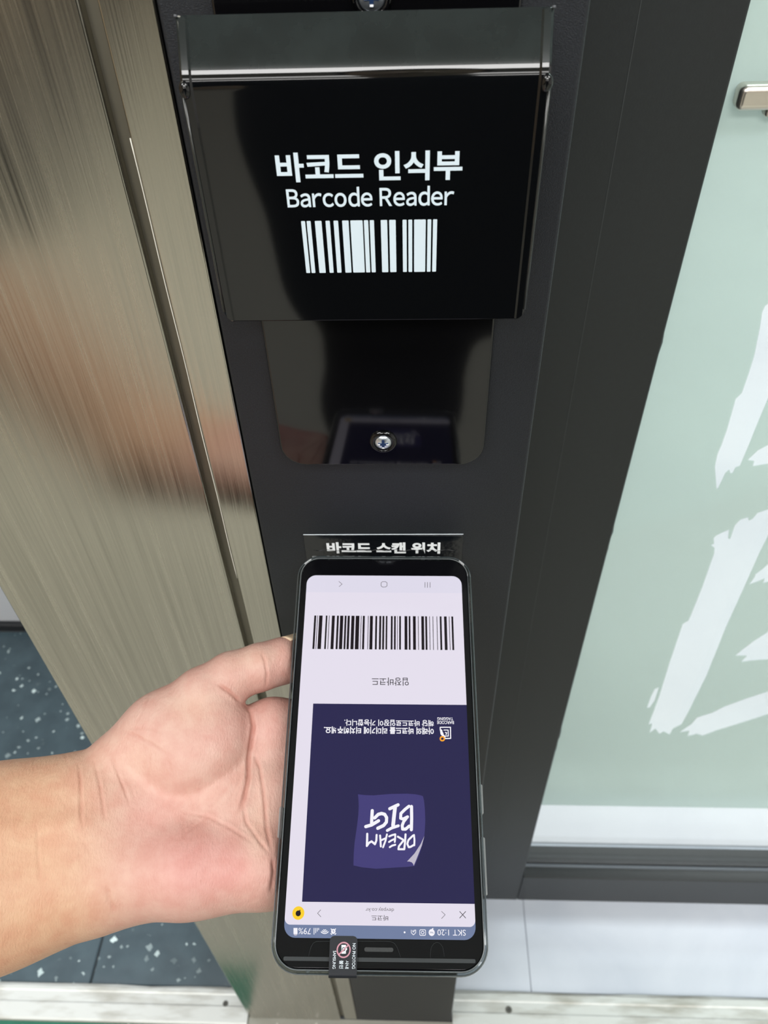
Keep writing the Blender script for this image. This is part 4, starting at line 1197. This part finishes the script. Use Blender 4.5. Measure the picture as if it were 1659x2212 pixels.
def skin_mat():
    m, nt, b = new_mat('skin')
    a = nt.nodes.new('ShaderNodeAttribute'); a.attribute_name = 'skin_tone'
    tc = nt.nodes.new('ShaderNodeTexCoord')
    n = nt.nodes.new('ShaderNodeTexNoise'); n.inputs['Scale'].default_value = 150; n.inputs['Detail'].default_value = 6
    nt.links.new(tc.outputs['Object'], n.inputs['Vector'])
    rp = nt.nodes.new('ShaderNodeValToRGB'); e = rp.color_ramp.elements
    e[0].position = 0.35; e[0].color = (0.95, 0.87, 0.86, 1); e[1].position = 0.65; e[1].color = (1.02, 1.05, 1.05, 1)
    nt.links.new(n.outputs['Fac'], rp.inputs[0])
    mx = nt.nodes.new('ShaderNodeMix'); mx.data_type = 'RGBA'; mx.blend_type = 'MULTIPLY'; mx.inputs[0].default_value = 1
    nt.links.new(a.outputs['Color'], mx.inputs[6]); nt.links.new(rp.outputs[0], mx.inputs[7]); nt.links.new(mx.outputs[2], b.inputs['Base Color'])
    b.inputs['Roughness'].default_value = 0.48
    b.inputs['Specular IOR Level'].default_value = 0.4
    n2 = nt.nodes.new('ShaderNodeTexNoise'); n2.inputs['Scale'].default_value = 900; n2.inputs['Detail'].default_value = 4
    mp = nt.nodes.new('ShaderNodeMapping'); mp.inputs['Scale'].default_value = (1.6, 0.7, 0.7)
    nt.links.new(tc.outputs['Object'], mp.inputs[0]); nt.links.new(mp.outputs[0], n2.inputs['Vector'])
    bp = nt.nodes.new('ShaderNodeBump'); bp.inputs['Strength'].default_value = 0.6; bp.inputs['Distance'].default_value = 0.0005
    nt.links.new(n2.outputs['Fac'], bp.inputs['Height']); nt.links.new(bp.outputs[0], b.inputs['Normal'])
    return m
M['skin'] = skin_mat()
hand = link('person', hm, M['skin'], None, smooth=True)
tag(hand, 'bare left hand and forearm reaching in from the left to hold the phone', 'person')
# thumb nail: a small curved plate on the far side of the thumb tip
M['nail'] = principled('nail', srgb(236, 208, 176), 0.35)
nb = []
V = []; F = []
t0, t1 = HP(622, 1424, -15.8), HP(650, 1411, -20)
ax = (t1 - t0)/np.linalg.norm(t1 - t0)
up = np.array([0.25, -0.93, -0.25]); up = up - ax*(up @ ax); up /= np.linalg.norm(up); sd_ = np.cross(ax, up)
for i in range(7):
    for j in range(9):
        s_ = i/6; a = math.radians(-50 + 100*j/8)
        r = (9.75 - 1.3*s_) + (0.25 if s_ < 0.9 else 0.5)
        p3 = t0 + ax*(s_*11.0) + (up*math.cos(a) + sd_*math.sin(a))*r
        V.append(ph(p3[0]/1000, p3[1]/1000, p3[2]/1000))
for i in range(6):
    for j in range(8): F.append((i*9+j, i*9+j+1, i*9+9+j+1, i*9+9+j))
nl = link('thumb_nail', mesh_from(V, F), M['nail'], hand, smooth=True)
sn = nl.modifiers.new('thickness', 'SOLIDIFY'); sn.thickness = 0.0005

# the photographer, out of frame but mirrored in the steel and the glossy black plastic: dark clothes, head and hair
def coarse(parts, h, lo, hi, k):
    global LO, HS, NS
    LO, HS = np.array(lo, float), h
    NS = np.ceil((np.array(hi, float) - LO)/h).astype(int)
    g = np.full(NS, 1e3, np.float32)
    for ch in parts: chain(g, [(np.array(p, float), r) for p, r in ch], k)
    P, F = surface_nets(g, LO, h)
    me = bpy.data.meshes.new('body'); me.from_pydata((P/1000.0).tolist(), [], F.tolist()); me.update(); return me
body = [[((-92, -700, 22), 42), ((-90, -750, 90), 46), ((-86, -740, 440), 50), ((-66, -735, 640), 66)],
        [((22, -700, 22), 42), ((20, -750, 90), 46), ((16, -740, 440), 50), ((36, -735, 640), 66)],
        [((-55, -735, 700), 120), ((-60, -720, 900), 128), ((-75, -705, 1130), 100)],
        [((95, -735, 700), 120), ((95, -720, 900), 128), ((105, -705, 1130), 100)],
        [((-120, -690, 1190), 66), ((-200, -650, 1180), 58), ((-300, -400, 1010), 50), ((-292, -280, 960), 45)],
        [((135, -690, 1190), 66), ((220, -650, 1180), 58), ((250, -520, 985), 46), ((150, -400, 1010), 36)],
        [((10, -700, 1180), 70), ((10, -685, 1270), 52)]]
M['cloth'] = principled('dark_navy_cotton', srgb(24, 26, 32), 0.85, noise=0.2, nscale=60)
cl = link('out_of_frame_clothes', coarse(body, 12.0, (-400, -890, -40), (340, -200, 1360), 45.0), M['cloth'], hand, smooth=True)
hd_ = link('out_of_frame_head', coarse([[((0, -680, 1280), 50), ((0, -660, 1360), 58)], [((0, -655, 1370), 66), ((0, -665, 1430), 80)], [((0, -585, 1390), 10), ((0, -577, 1370), 13)]], 6.0, (-120, -790, 1220), (120, -540, 1540), 30.0), M['nail'], hand, smooth=True)
link('out_of_frame_hair', coarse([[((0, -690, 1410), 86), ((0, -675, 1455), 86)]], 6.0, (-120, -810, 1300), (120, -560, 1580), 20.0), M['cloth'], hd_, smooth=True)
